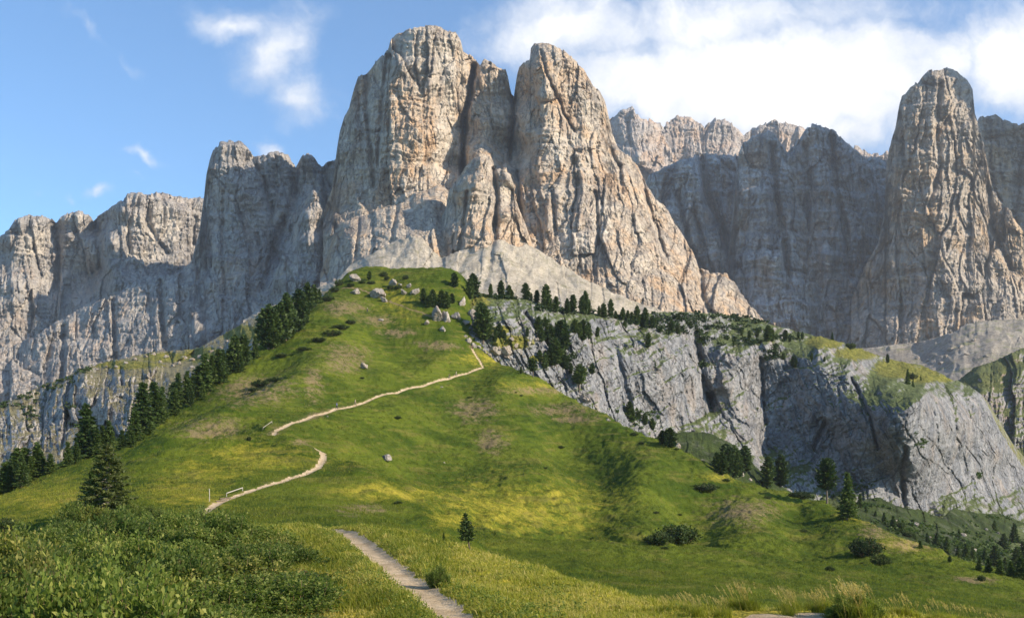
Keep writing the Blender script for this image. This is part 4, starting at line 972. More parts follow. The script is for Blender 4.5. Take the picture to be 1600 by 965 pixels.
TREES = {}
def tree_proto(kind, seed):
    k = (kind, seed)
    if k not in TREES:
        (tc, tf), (cc, cf), tint = conifer(kind, seed)
        mt = {'pine': M_pine, 'stem_pine': M_pine, 'lonely': M_pine, 'spruce': M_spruce, 'larch': M_spruce, 'ghost': M_ghost}[kind]
        a = mesh_np('trunk', tc, tf, M_greywood if kind == 'ghost' else M_bark, smooth=True, link=False)
        b = mesh_np('crown', cc, cf, mt, cols={'tint': tint}, link=False)
        TREES[k] = (a, b)
    return TREES[k]
KINDNAME = {'pine': 'stone_pine', 'stem_pine': 'stone_pine', 'spruce': 'spruce_tree', 'larch': 'larch_tree', 'lonely': 'pine_tree', 'ghost': 'dying_spruce'}
def put_tree(kind, loc, h, label, group=None, seed=None, wide=1.0):
    a, b = tree_proto(kind, random.choice((1, 2, 3, 4)) if seed is None else seed)
    r = bpy.data.objects.new(KINDNAME[kind], None); COL.objects.link(r)
    r.location = loc; s = h / 10.0
    r.scale = (s * wide, s * wide, s); r.rotation_euler = (0, 0, random.uniform(0, 6.28) if kind not in ('lonely',) else 0)
    for src in (a, b):
        c = src.copy(); COL.objects.link(c); c.parent = r
    tag(r, label, 'larch' if kind == 'larch' else ('spruce' if 'spruce' in KINDNAME[kind] else 'pine tree'), group)
    return r
MISS = []
def tree_px(kind, px, ptop, pbase, label, group=None, names=None, seed=None, wide=1.0, sink=0.02):
    if group and 'row' in label and random.random() < 0.16: return None
    if group: ptop = pbase - (pbase - ptop) * random.uniform(0.60, 1.05); wide *= random.uniform(0.8, 1.25); px += random.uniform(-2, 2)
    b = hit(px, pbase, names)
    if b is None: MISS.append((px, pbase)); return None
    loc = b[0]; h = (pbase - ptop) / FPX * loc.y
    return put_tree(kind, loc - Vector((0, 0, h * sink)), h * (1 + sink), label, group, seed, wide)

def build_trees():
    HL = ('green_hill',)
    CL = ('limestone_cliff', 'green_hill', 'wooded_slope')
    # singled out
    tree_px('ghost', 168, 693, 806, 'half-dead pale spruce with bare grey twigs above the shrubs on the left', seed=1, wide=1.05)
    tree_px('spruce', 143, 735, 806, 'small dark spruce tucked against the left side of the half-dead spruce', seed=2, wide=0.9)
    b = hit(736, 861, HL); h = 68 / FPX * b[0].y
    put_tree('lonely', b[0] - Vector((0, 0, 0.15)), h, 'lone small leaning pine with bare lower stem beyond the foreground path', None, 1, 0.95)
    tree_px('spruce', 694, 832, 848, 'tiny young spruce just left of the lone leaning pine', names=HL, seed=3)
    tree_px('stem_pine', 1292, 716, 786, 'round-topped pine on a bare stem on the right ridge', names=HL, seed=1, wide=1.0)
    tree_px('larch', 1324, 738, 811, 'feathery green tree reaching to the ground, right of the bare-stemmed pine on the ridge', names=HL, seed=1, wide=1.1)
    tree_px('pine', 755, 474, 533, 'broad dark stone pine standing alone among the rocks above the path bend', seed=1, wide=1.3)
    tree_px('stem_pine', 905, 569, 613, 'stone pine with short forked stem at the rock edge, half way down the right ridge', seed=2, wide=1.2)
    tree_px('stem_pine', 833, 559, 589, 'small round stone pine on the grass ridge, with a tiny tree to its left', seed=3, wide=1.2)
    tree_px('pine', 814, 572, 584, 'tiny pine on the grass ridge left of the small round stone pine', names=HL, seed=2)
    tree_px('pine', 577, 423, 437, 'tiny dark pine on the bright grass at the hill top', names=HL, seed=4, wide=1.4)
    tree_px('stem_pine', 1484, 868, 882, 'tiny tree on the far right end of the grass ridge', names=HL, seed=1)
    tree_px('pine', 1387, 553, 567, 'small tree standing alone in the middle of the yellow meadow above the cliff', seed=1)
    for x, a, c in [(712, 420, 449), (740, 423, 462), (733, 436, 468)]:
        tree_px('pine', x, a, c, 'dark stone pine standing against the pale scree at the right end of the hill top', 'pines at the right end of the hill top', seed=1 + x % 4, wide=1.15)
    for x, a, c in [(662, 438, 474), (678, 448, 480), (690, 449, 480), (699, 456, 482), (707, 452, 474), (671, 455, 480)]:
        tree_px('pine', x, a, c, 'dark pine in the small clump on the grass below the hill top', 'pines in the clump below the hill top', wide=1.25)
    # the line of trees along the left flank
    for x, a, c in [(419, 455, 545), (430, 470, 540), (437, 462, 538), (446, 450, 532), (455, 462, 525), (465, 443, 517), (474, 452, 507), (483, 428, 490), (492, 432, 480), (500, 442, 470), (505, 425, 455), (472, 470, 512), (412, 480, 540), (426, 490, 545), (515, 428, 446), (522, 424, 442), (530, 420, 438)]:
        tree_px('pine', x, a, c, 'tall green pine in the dense clump on the left shoulder of the hill top', 'pines clumped on the left shoulder', HL, wide=1.05)
    for x, a, c in [(392, 512, 566), (400, 520, 560), (383, 516, 572), (367, 502, 580), (358, 520, 582), (350, 530, 590), (376, 540, 580), (342, 545, 598), (332, 552, 602), (321, 554, 612), (310, 566, 616), (300, 568, 622), (290, 574, 628), (280, 578, 634), (268, 576, 640), (262, 590, 645), (252, 600, 652), (318, 585, 622), (296, 596, 634), (272, 606, 646), (240, 596, 664), (248, 590, 660), (256, 580, 655)]:
        tree_px(random.choice(('spruce', 'pine', 'spruce')), x, a, c, 'dark conifer in the row running down the left flank of the hill', 'conifers down the left flank of the hill', HL, wide=1.15)
    tree_px('spruce', 223, 598, 676, 'tallest broad spruce in the row of conifers, in front of the low dark cliff', names=HL, seed=1, wide=1.25)
    for x, a, c in [(210, 640, 690), (232, 650, 680), (205, 652, 698), (182, 645, 702), (190, 655, 700), (172, 642, 706), (158, 652, 708), (150, 660, 712), (118, 680, 722), (104, 682, 728), (93, 688, 730), (80, 690, 738)]:
        tree_px('spruce', x, a, c, 'dark spruce in the shaded row behind the left meadow', 'spruces in shade behind the left meadow', HL, wide=1.25)
    tree_px('spruce', 139, 632, 714, 'large pointed spruce between two gaps in the shaded row on the left', names=HL, seed=3, wide=1.35)
    for x, a, c in [(57, 676, 744), (66, 690, 742), (41, 692, 752), (30, 686, 756), (23, 696, 760), (12, 700, 764), (5, 704, 770), (48, 705, 750), (34, 712, 760), (18, 715, 766), (-8, 700, 772), (-20, 690, 776), (-36, 700, 780)]:
        tree_px(random.choice(('spruce', 'larch')), x, a, c, 'green spruce in the clump at the left edge behind the meadow', 'spruces in the clump at the left edge', HL, wide=1.35)
    # the row on the cliff top
    for x, a, c in [(765, 436, 464), (774, 432, 465), (784, 432, 466), (795, 434, 467), (808, 436, 466), (823, 440, 468), (801, 446, 468), (830, 452, 470), (838, 453, 474), (846, 462, 476), (853, 446, 483), (861, 462, 486), (870, 458, 488), (878, 461, 488), (885, 464, 490), (894, 454, 488), (903, 464, 488),
                    (909, 462, 490), (915, 456, 492), (921, 464, 492), (927, 458, 493), (936, 472, 494), (945, 474, 496), (953, 468, 496), (962, 480, 498), (972, 478, 500), (980, 484, 502), (987, 486, 504), (994, 477, 508), (1001, 486, 508), (1009, 480, 511), (1018, 490, 512)]:
        tree_px('pine', x, a, c, 'dark stone pine in the row along the cliff top, against the pale scree', 'stone pines in the row along the cliff top', CL, wide=1.05)
    for x, a, c in [(760, 482, 530), (772, 508, 534), (781, 498, 529), (787, 508, 532), (822, 504, 526), (840, 488, 520), (846, 495, 535), (852, 486, 530), (860, 498, 545), (866, 510, 550), (874, 492, 540), (880, 500, 548), (870, 528, 570), (860, 540, 572), (878, 540, 574), (886, 546, 578), (842, 545, 566), (853, 550, 580), (893, 560, 584), (905, 490, 528), (912, 486, 532), (918, 494, 530), (931, 504, 526), (925, 560, 584), (899, 496, 520),
                    (1013, 518, 543), (977, 500, 516), (1008, 480, 505), (1021, 562, 575), (985, 624, 648), (998, 632, 655), (1008, 640, 664), (990, 640, 660), (1020, 650, 672)]:
        tree_px('pine', x, a, c, 'dark stone pine clinging to the rocky left part of the cliff', 'stone pines on the rocky left part of the cliff', CL, wide=1.2)
    for x, a, c in [(1043, 658, 697), (1050, 652, 699), (1036, 664, 694)]:
        tree_px('pine', x, a, c, 'dark pine on the white rock knob just above the grass ridge', 'pines on the white rock knob', CL, wide=1.2)
    for x, a, c in [(1121, 700, 738), (1128, 697, 742), (1137, 682, 740), (1149, 696, 744), (1155, 704, 746), (1162, 690, 738)]:
        tree_px('pine', x, a, c, 'slim dark pine in the group in the grassy gap under the cliff', 'pines in the grassy gap under the cliff', CL, wide=1.1)
    tree_px('pine', 1200, 713, 758, 'dark upright pine, left one of the pair behind the ridge', names=CL, seed=2, wide=1.15)
    tree_px('pine', 1220, 710, 760, 'dark upright pine, right one of the pair behind the ridge', names=CL, seed=4, wide=1.15)
    for x, a, c in [(1200, 509, 533), (1206, 512, 534), (1226, 514, 532), (1233, 520, 534), (1248, 515, 529), (1254, 516, 530), (1240, 550, 572), (1243, 556, 574), (1047, 498, 520), (1060, 500, 522), (1160, 508, 524), (1172, 516, 530), (1267, 548, 562), (1287, 552, 565), (1148, 528, 540), (1212, 540, 556), (1222, 546, 562), (1185, 512, 526)]:
        tree_px('pine', x, a, c, 'small dark pine scattered on the stony top of the cliff', 'small pines on the stony cliff top', CL, wide=1.2)
    for x, a, c in [(1300, 513, 531), (1312, 520, 534)]:
        tree_px('spruce', x, a, c, 'small spruce, one of two side by side at the left end of the yellow meadow', 'pair of spruces on the yellow meadow', CL)
    for x, a, c in [(1420, 573, 600), (1427, 585, 604), (1438, 581, 594)]:
        tree_px('spruce', x, a, c, 'small spruce in the group at the lower edge of the yellow meadow', 'spruces at the lower edge of the yellow meadow', CL)
    for x, a, c in [(1410, 814, 832), (1553, 802, 828), (1569, 826, 856), (1584, 816, 846), (1500, 818, 840), (1520, 850, 876), (1540, 846, 878), (1556, 850, 884), (1572, 858, 890), (1588, 850, 892), (1598, 840, 880), (1480, 838, 862), (1465, 830, 852), (1450, 826, 848), (1430, 826, 842), (1496, 846, 870), (1508, 842, 872), (1530, 862, 890), (1546, 866, 894),
                    (1562, 872, 898), (1578, 876, 900), (1594, 872, 904), (1612, 850, 900), (1606, 820, 850), (1380, 800, 816), (1395, 806, 826), (1355, 782, 800), (1342, 770, 792), (1366, 792, 806), (1440, 842, 856)]:
        tree_px('spruce', x, a, c, 'dark spruce on the shaded slope at the foot of the cliff, lower right', 'spruces at the foot of the cliff on the right', CL, wide=1.3)
build_trees()

# ------------------------------------------------------------------ boulders
def ico(sub=4):
    import bmesh
    bm = bmesh.new(); bmesh.ops.create_icosphere(bm, subdivisions=sub, radius=1)
    v = np.array([x.co[:] for x in bm.verts]); f = np.array([[q.index for q in p.verts] for p in bm.faces]); bm.free()
    return v, f
ICO = ico(5)
def boulder(seed, sx, sy, sz):
    rng = np.random.default_rng(seed)
    v, f = ICO
    nrm = rng.normal(size=(15, 3)); nrm /= np.linalg.norm(nrm, axis=1)[:, None]
    h = rng.uniform(0.5, 1.0, 15)
    dt = np.maximum(v @ nrm.T, 1e-3)
    r = np.minimum((h / dt).min(1), 1.15)
    p = v * r[:, None]
    fv, fe = facets(p[:, 0] * 2.3 + p[:, 1] * 1.1 + seed, p[:, 2] * 2.0 - p[:, 1] * 1.3, seed + 3)
    p = p * (1 + 0.10 * fv - 0.10 * sstep(0.12, 0.0, fe))[:, None]
    p = p * (1 + 0.10 * fbm(p[:, 0] * 3 + p[:, 2] * 2 + seed, p[:, 1] * 3 - p[:, 2], 4, seed))[:, None]
    return p * np.array([sx, sy, sz]), f
def put_boulder(px, py, w, h, label, group=None, tilt=0.0, seed=0, depth=1.0, names=('green_hill', 'limestone_cliff')):
    b = hit(px, py + h * 0.42, names)
    if b is None: MISS.append((px, py)); return
    Y = b[0].y; sx = w / FPX * Y * 0.52; sz = h / FPX * Y * 0.55
    co, f = boulder(seed or int(px * 7 + py), sx, (sx + sz) * 0.5 * depth, sz)
    o = mesh_np('boulder', co, f, M_boulder)
    o.location = (b[0].x, Y, b[0].z + sz * 0.42); o.rotation_euler = (0, math.radians(tilt), 0)
    tag(o, label, 'boulder', group)
def build_boulders():
    put_boulder(506, 449, 14, 27, 'tall sunlit rock standing beside the pine clump near the hill top', tilt=10)
    put_boulder(556, 432, 19, 17, 'large pale rock highest up on the grassy hill top', tilt=35)
    put_boulder(556, 454, 15, 12, 'tan rock between the highest rock and the bare brown earth', tilt=20)
    put_boulder(590, 455, 21, 22, 'large upright grey-pink boulder on the hill top, widest of those there', tilt=15)
    put_boulder(600, 468, 13, 8, 'low slab at the foot of the large upright boulder', tilt=30)
    put_boulder(615, 441, 13, 11, 'white rock with dark little shrubs above it on the hill top')
    put_boulder(625, 445, 8, 7, 'small rock touching the right side of the white rock', tilt=20)
    put_boulder(638, 445, 9, 8, 'small pale rock just left of a longer tilted one on the hill top')
    put_boulder(648, 453, 11, 15, 'narrow tilted rock left of the small pine clump', tilt=35)
    put_boulder(632, 456, 17, 8, 'flat slab leaning downhill below the narrow tilted rock', tilt=28)
    put_boulder(683, 488, 30, 24, 'broad craggy outcrop of pale rock below the small pine clump', tilt=30, seed=11)
    put_boulder(697, 494, 18, 18, 'blocky right end of the craggy outcrop', tilt=20, seed=12)
    put_boulder(667, 503, 9, 8, 'small rock on the grass under the craggy outcrop')
    put_boulder(692, 513, 13, 9, 'low flat rock down-slope from the craggy outcrop', tilt=30)
    put_boulder(772, 541, 25, 18, 'big white slanting block beside the path bend, below the broad stone pine', tilt=38, seed=21)
    put_boulder(791, 544, 15, 18, 'white upright block right of the big slanting block', tilt=12, seed=22)
    put_boulder(793, 556, 14, 7, 'low white stone at the foot of the upright block', tilt=20)
    put_boulder(568, 570, 11, 12, 'single reddish-brown boulder in the middle of the green slope', seed=31)
    put_boulder(605, 714, 20, 11, 'flat tan boulder lying in the grass beyond the knoll', seed=32)
    put_boulder(596, 499, 8, 5, 'small brown stone below the bare brown earth', seed=33)
    for x, y, w, h in [(733, 532, 10, 9), (741, 538, 9, 8), (748, 541, 8, 6), (728, 524, 7, 6), (757, 547, 10, 5), (764, 553, 9, 5), (777, 559, 9, 4)]:
        put_boulder(x, y, w, h, 'small white stone in the string of stones along the path bend', 'string of white stones along the path bend', tilt=30)
    for x, y, w, h in [(812, 548, 10, 8), (806, 538, 9, 9), (826, 536, 8, 8), (838, 530, 9, 7), (818, 556, 7, 5), (800, 528, 8, 7), (722, 470, 12, 16), (714, 492, 16, 12), (728, 502, 12, 10), (738, 486, 12, 16)]:
        put_boulder(x, y, w, h, 'pale rock among grass and pines on the broken slope right of the hill top', 'rocks on the broken slope right of the hill top', tilt=20)
    for x, y, w, h in [(914, 622, 24, 11), (932, 634, 10, 6), (950, 655, 8, 5)]:
        put_boulder(x, y, w, h, 'rounded grey rock at the lower rim of the grass ridge', 'rounded rocks at the rim of the grass ridge', tilt=25)
    for x, y, w, h in [(1048, 690, 20, 18), (1058, 696, 12, 14)]:
        put_boulder(x, y, w, h, 'white rock knob carrying dark pines above the grass ridge', 'white rock knob pieces', names=('limestone_cliff', 'wooded_slope'))
    for x, y, w, h in [(1138, 734, 9, 7), (1160, 740, 8, 8), (1097, 718, 6, 3), (1172, 748, 6, 5), (1400, 812, 8, 4), (1455, 820, 7, 4), (1430, 818, 10, 6), (1505, 834, 16, 6), (1452, 838, 6, 4), (1522, 858, 8, 5), (1462, 834, 5, 4), (1560, 832, 6, 4), (1540, 826, 6, 4), (1590, 838, 6, 4), (1494, 858, 6, 5)]:
        put_boulder(x, y, w, h, 'small grey rock on the dark slope at the foot of the cliff', 'grey rocks at the foot of the cliff', names=('limestone_cliff', 'wooded_slope'))
    for x, y, w, h in [(694, 722, 4, 3), (655, 603, 5, 2), (690, 604, 7, 3), (512, 650, 4, 2)]:
        put_boulder(x, y, w, h, 'small stone lying in the grass of the green slope', 'small stones in the grass of the green slope')
    for x, y, w, h in [(288, 558, 8, 6), (300, 560, 9, 7), (312, 556, 8, 6), (330, 548, 8, 6), (280, 566, 8, 6), (322, 562, 10, 6), (270, 570, 8, 5), (345, 542, 7, 5), (260, 556, 9, 6), (240, 552, 8, 5), (228, 556, 7, 5), (210, 560, 8, 5), (250, 564, 8, 5), (196, 566, 7, 5), (150, 576, 8, 5), (182, 572, 7, 5), (166, 572, 6, 4), (300, 572, 9, 6), (355, 532, 7, 5)]:
        put_boulder(x, y, w, h, 'sunlit pale rock on the stony grass above the low dark cliff', 'rocks on the stony grass above the low dark cliff', names=('dark_cliff',))
    for x, y, w, h in [(1462, 536, 9, 5), (1485, 545, 12, 6), (1500, 540, 10, 7), (1478, 556, 10, 5), (1520, 530, 9, 6), (1510, 552, 9, 5), (1450, 562, 10, 5), (1540, 556, 8, 5), (1432, 558, 9, 5), (1470, 566, 10, 6)]:
        put_boulder(x, y, w, h, 'grey block lying on the scree slope under the tall pinnacle', 'blocks on the scree under the pinnacle', names=('east_scree',))
build_boulders()

# ------------------------------------------------------------------ shrubs
def shrub_data(seed, leaves, leaf, R=1.0, H=1.0, upright=0.7, twigs=46):
    """a leafy shrub: many upright shoots, leaves set along them"""
    rng = np.random.default_rng(seed)
    P = []; D = []; T = []; tr = []
    for i in range(twigs):
        a = rng.uniform(0, 6.283); rr = R * math.sqrt(rng.random()) * 0.95
        top = H * (1 - 0.55 * (rr / R) ** 2) * rng.uniform(0.75, 1.1)
        b = np.array([math.cos(a) * rr * 0.45, math.sin(a) * rr * 0.45, 0.0])
        e = np.array([math.cos(a) * rr, math.sin(a) * rr, top])
        m = (b + e) / 2 + np.array([math.cos(a), math.sin(a), 0]) * rr * 0.15
        tr.append(tube([b, m, e], np.array([0.012, 0.008, 0.003]) * H, 3))
        n = leaves // twigs
        s = rng.random(n) ** 0.6
        q = b * ((1 - s) ** 2)[:, None] + 2 * m * (s * (1 - s))[:, None] + e * (s ** 2)[:, None]
        off = rng.normal(size=(n, 3)) * 0.07 * R
        P.append(q + off); d = off + (e - m) * 0.16; D.append(d / (np.linalg.norm(d, axis=1)[:, None] + 1e-9) + rng.normal(size=(n, 3)) * 0.35 + np.array([0, 0, upright]))
        T.append(np.clip(rng.normal(0.36, 0.2, n) + 0.30 * (s > 0.85) + rng.normal() * 0.12, 0, 1))
    P = np.concatenate(P); D = np.concatenate(D)
    P[:, 2] = np.maximum(P[:, 2], 0.02)
    co, f = cards(P, leaf, rng, dirs=D, aspect=1.7)
    return join(tr), (co, f), np.repeat(np.concatenate(T), 4)
SHR = {}
def put_shrub(kind, loc, R, H, label, group=None, cat='shrub', name='shrub'):
    mats = {'willow': (M_bush, M_bush, M_bush, M_bush_y)[random.randrange(4)], 'dark': M_darkbush, 'red': M_redleaf}
    k = (kind, random.randrange(7))
    if k not in SHR:
        (a, af), (b, bf), tint = shrub_data(k[1] + (50 if kind == 'dark' else 0), 7200 if kind == 'willow' else 2600, 0.040 if kind == 'willow' else 0.07, upright=0.15, twigs=60 if kind != 'willow' else 44)
        SHR[k] = (mesh_np('stems', a, af, M_stem, link=False), mesh_np('foliage', b, bf, mats[kind], cols={'tint': tint}, link=False))
    r = bpy.data.objects.new(name, None); COL.objects.link(r); r.location = loc
    r.scale = (R, R, H); r.rotation_euler = (0, 0, random.uniform(0, 6.28))
    for src in SHR[k]:
        c = src.copy(); COL.objects.link(c); c.parent = r
    tag(r, label, cat, group)
def shrub_px(kind, px, py, w, h, label, group=None, names=('green_hill', 'limestone_cliff', 'wooded_slope', 'dark_cliff'), name='shrub'):
    b = hit(px, py, names)
    if b is None: MISS.append((px, py)); return
    Y = b[0].y
    put_shrub(kind, b[0] - Vector((0, 0, 0.05)), w / FPX * Y * 0.5, h / FPX * Y, label, group, name=name)

def build_shrubs():
    rs = np.random.default_rng(99)
    # thicket at the lower left
    lim = [(-260, 905), (-60, 870), (60, 848), (130, 812), (250, 812), (330, 822), (400, 842), (452, 872), (470, 900), (492, 940), (505, 985)]
    pts = []
    tries = 0
    while len(pts) < 150 and tries < 9000:
        tries += 1
        Y = math.exp(rs.uniform(math.log(13.0), math.log(43))); px = rs.uniform(-260, 520)
        x = (px - 800) / FPX * Y
        z = drop(x, Y)
        if z is None: continue
        row = HOR - z / Y * FPX
        edge = np.interp(px, [-260, 130, 250, 330, 400, 455, 480, 520], [40, 40, 39, 36, 31, 25, 19, 15.0])
        if Y > edge: continue
        if any((x - a) ** 2 + (Y - b) ** 2 < (0.95 + 0.012 * Y) ** 2 for a, b, _ in pts): continue
        pts.append((x, Y, z))
    for (x, Y, z) in pts:
        px = x / Y * FPX + 800
        ed = sstep(500, 330, px)
        h = (0.45 + 0.62 * ed) * rs.uniform(0.5, 1.4) * (1 - 0.35 * sstep(24, 42, Y))
        put_shrub('willow', (x, Y, z - 0.1), rs.uniform(0.95, 1.3), h, 'knee to waist high green willow bush in the dense thicket at the lower left', 'willow bushes of the lower left thicket', 'bush', 'willow_bush')
    # taller shrubs behind it, round the half-dead spruce
    for px, py, w, h in [(120, 838, 74, 56), (150, 832, 70, 44), (95, 850, 60, 40), (185, 826, 60, 36), (215, 824, 56, 30), (250, 818, 50, 22), (70, 862, 60, 34), (235, 806, 40, 18), (205, 810, 44, 26)]:
        shrub_px('willow', px, py, w, h, 'taller leafy shrub at the foot of the half-dead spruce', 'tall shrubs round the half-dead spruce', ('green_hill',))
    shrub_px('dark', 8, 838, 40, 30, 'dark low bush at the left edge below the yellow meadow', names=('green_hill',))
    shrub_px('willow', 684, 916, 44, 36, 'leafy weed clump growing on the right edge of the near path', names=('green_hill',))
    shrub_px('willow', 712, 940, 40, 26, 'low green weeds at the turf edge right of the near path bottom', names=('green_hill',))
    for px, py, w, h in [(440, 905, 30, 16), (455, 935, 34, 18), (470, 900, 26, 14)]:
        shrub_px('red', px, py, w, h, 'small reddish autumn shrub between the thicket and the near path', 'reddish shrubs beside the thicket', ('green_hill',))
    # dark bushes on the slopes
    shrub_px('dark', 1058, 848, 74, 30, 'wide dark bush in the hollow on the right part of the slope', names=('green_hill',))
    shrub_px('dark', 1030, 850, 50, 20, 'lower dark bush joined to the left of the wide one in the hollow', names=('green_hill',))
    shrub_px('dark', 1354, 868, 56, 30, 'round dark bush on the right slope below the feathery tree', names=('green_hill',))
    shrub_px('dark', 1375, 882, 36, 18, 'smaller dark bush below the round one on the right slope', names=('green_hill',))
    shrub_px('dark', 1100, 766, 50, 12, 'flat dark bush on the brow of the ridge below the pine group', names=('green_hill',))
    shrub_px('dark', 1250, 778, 40, 12, 'dark low bush on the ridge left of the bare-stemmed pine', names=('green_hill',))
    shrub_px('dark', 389, 688, 8, 8, 'tiny dark bush by itself on the crest of the knoll', names=('green_hill',))
    shrub_px('dark', 1534, 906, 14, 9, 'small dark bush near the far right end of the ridge', names=('green_hill',))
    shrub_px('dark', 1297, 892, 16, 9, 'small dark bush low on the right slope above the tall grass', names=('green_hill',))
    for px, py, w, h in [(520, 524, 34, 9), (498, 534, 26, 8), (475, 548, 30, 7), (440, 558, 24, 7), (408, 604, 34, 12), (430, 596, 30, 8), (398, 612, 22, 8), (532, 514, 30, 8), (548, 506, 18, 7)]:
        shrub_px('dark', px, py, w, h, 'low dark juniper patch on the upper left slope of the hill', 'juniper patches on the upper left slope', ('green_hill',), 'juniper')
    for px, py, w, h in [(548, 448, 14, 7), (566, 443, 12, 6), (580, 444, 14, 6), (600, 432, 14, 8), (605, 437, 10, 6), (634, 436, 12, 7), (610, 452, 12, 8), (622, 452, 14, 8), (530, 446, 16, 10), (522, 456, 16, 9), (512, 470, 22, 8)]:
        shrub_px('dark', px, py, w, h, 'small dark shrub between the rocks of the hill top', 'shrubs between the rocks of the hill top', ('green_hill',))
    n = 0
    for i in range(28):      # loose bushes in the meadow, the bigger ones only
        px = rs.uniform(560, 1500); py = rs.uniform(590, 900)
        b = hit(px, py, ('green_hill',))
        if b is None or b[0].y < 90: continue
        w = rs.uniform(6, 16)
        put_shrub('dark', b[0] - Vector((0, 0, 0.05)), w / FPX * b[0].y * 0.5, w / FPX * b[0].y * 0.33, 'small low shrub scattered over the green slope', 'low shrubs scattered over the green slope')
    for px, py, w, h in [(1425, 592, 18, 10), (1328, 545, 20, 10), (1420, 838, 20, 10), (1405, 825, 20, 10)]:
        shrub_px('dark', px, py, w, h, 'bush beside the cliff meadow or on the slope under it', 'bushes round the limestone cliff')
build_shrubs()

# dwarf pine mats on the cliff top and scrub on ledges: nobody could count them
def mat_of(name, spots, per, size, hgt, seed, names, material, label, cat):
    rng = np.random.default_rng(seed); P = []
    for (px, py, rx, ry) in spots:
        for i in range(int(per * rx * ry / 100) + 6):
            a = rng.normal() * 0.5 * rx + px; b = rng.normal() * 0.5 * ry + py
            h = hit(a, b, names)
            if h is None: continue
            m = 26
            c = np.array(h[0])[None] + rng.normal(size=(m, 3)) * np.array([1.0, 1.0, 0.45]) * hgt + np.array([0, 0, hgt * 0.5])
            P.append(c)
    P = np.concatenate(P)
    co, f = cards(P, size, rng, aspect=1.6)
    o = mesh_np(name, co, f, material, cols={'tint': np.repeat(rng.uniform(0.05, 0.8, len(P)), 4)})
    tag(o, label, cat, None, 'stuff')
mat_of('dwarf_pine_scrub', [(1020, 500, 30, 10), (1050, 498, 36, 9), (1085, 500, 40, 10), (1070, 512, 40, 8), (1120, 494, 40, 4), (1150, 497, 34, 4), (1180, 502, 22, 4), (1130, 512, 40, 4), (1160, 516, 30, 4), (1150, 532, 34, 5), (1178, 536, 16, 4), (1040, 514, 24, 9), (1095, 530, 14, 10), (1200, 558, 20, 4), (1206, 545, 16, 8), (985, 500, 22, 6), (960, 492, 20, 6),
                            (900, 485, 40, 6), (860, 484, 30, 6), (1230, 528, 24, 6), (860, 520, 20, 16), (875, 560, 20, 14), (770, 462, 20, 8), (800, 464, 30, 5), (1098, 568, 6, 6)],
       5.0, 0.85, 1.0, 5, ('limestone_cliff', 'green_hill'), M_darkbush, 'dense dark dwarf pine mat covering the cliff top and its ledges', 'dwarf pine')
mat_of('cliff_ledge_scrub', [(60, 604, 30, 5), (30, 618, 24, 5), (90, 594, 30, 5), (120, 582, 24, 4), (10, 632, 20, 5), (135, 576, 16, 3), (225, 548, 22, 4), (200, 556, 16, 3), (45, 640, 10, 20), (108, 640, 8, 18)],
       4.0, 0.9, 0.9, 6, ('dark_cliff', 'green_hill'), M_darkbush, 'dark scrub along the rim of the low dark cliff on the left', 'scrub')
mat_of('slope_undergrowth', [(1500, 850, 110, 26), (1420, 822, 50, 12), (1560, 870, 70, 24), (1360, 792, 24, 8), (1090, 760, 20, 4), (1560, 808, 30, 6), (1210, 752, 30, 8), (1140, 738, 30, 8), (1000, 655, 30, 14), (1270, 776, 30, 5), (1440, 690, 14, 10), (1530, 744, 12, 8), (1340, 760, 20, 12)],
       4.0, 0.7, 0.7, 7, ('limestone_cliff', 'wooded_slope'), M_spruce, 'tangled green undergrowth at the foot of the limestone cliff', 'undergrowth')

# ------------------------------------------------------------------ grass
def blades(X, Y, Z, h, w, lean, rng, tint):
    """three-triangle blades; lean: (n,2) horizontal travel of the tip as a share of the height"""
    n = len(X)
    a = rng.uniform(0, np.pi, n); dx = np.cos(a) * w * 0.5; dy = np.sin(a) * w * 0.5
    B = np.stack([X, Y, Z], -1); s = np.stack([dx, dy, 0 * dx], -1)
    L = np.stack([lean[:, 0] * h, lean[:, 1] * h, 0 * h], -1)
    m = B + L * 0.32 + np.stack([0 * h, 0 * h, h * 0.58], -1)
    t = B + L + np.stack([0 * h, 0 * h, h * np.clip(1 - 0.25 * np.hypot(lean[:, 0], lean[:, 1]), 0.4, 1)], -1)
    co = np.stack([B - s, B + s, m + s * 0.75, m - s * 0.75, t], 1).reshape(-1, 3)
    o = (np.arange(n) * 5)[:, None]
    f = np.concatenate([o + np.array([0, 1, 2]), o + np.array([0, 2, 3]), o + np.array([3, 2, 4])], 0)
    return co, f, np.repeat(tint, 5)

def scatter(n, y0, y1, px0, px1, rng, bias=1.0):
    Y = np.exp(np.log(y0) + rng.random(n) ** bias * (np.log(y1) - np.log(y0))); px = rng.uniform(px0, px1, n)
    X = (px - 800) / FPX * Y
    Z, pm = hill_z(X, Y)
    return X, Y, Z, pm, px

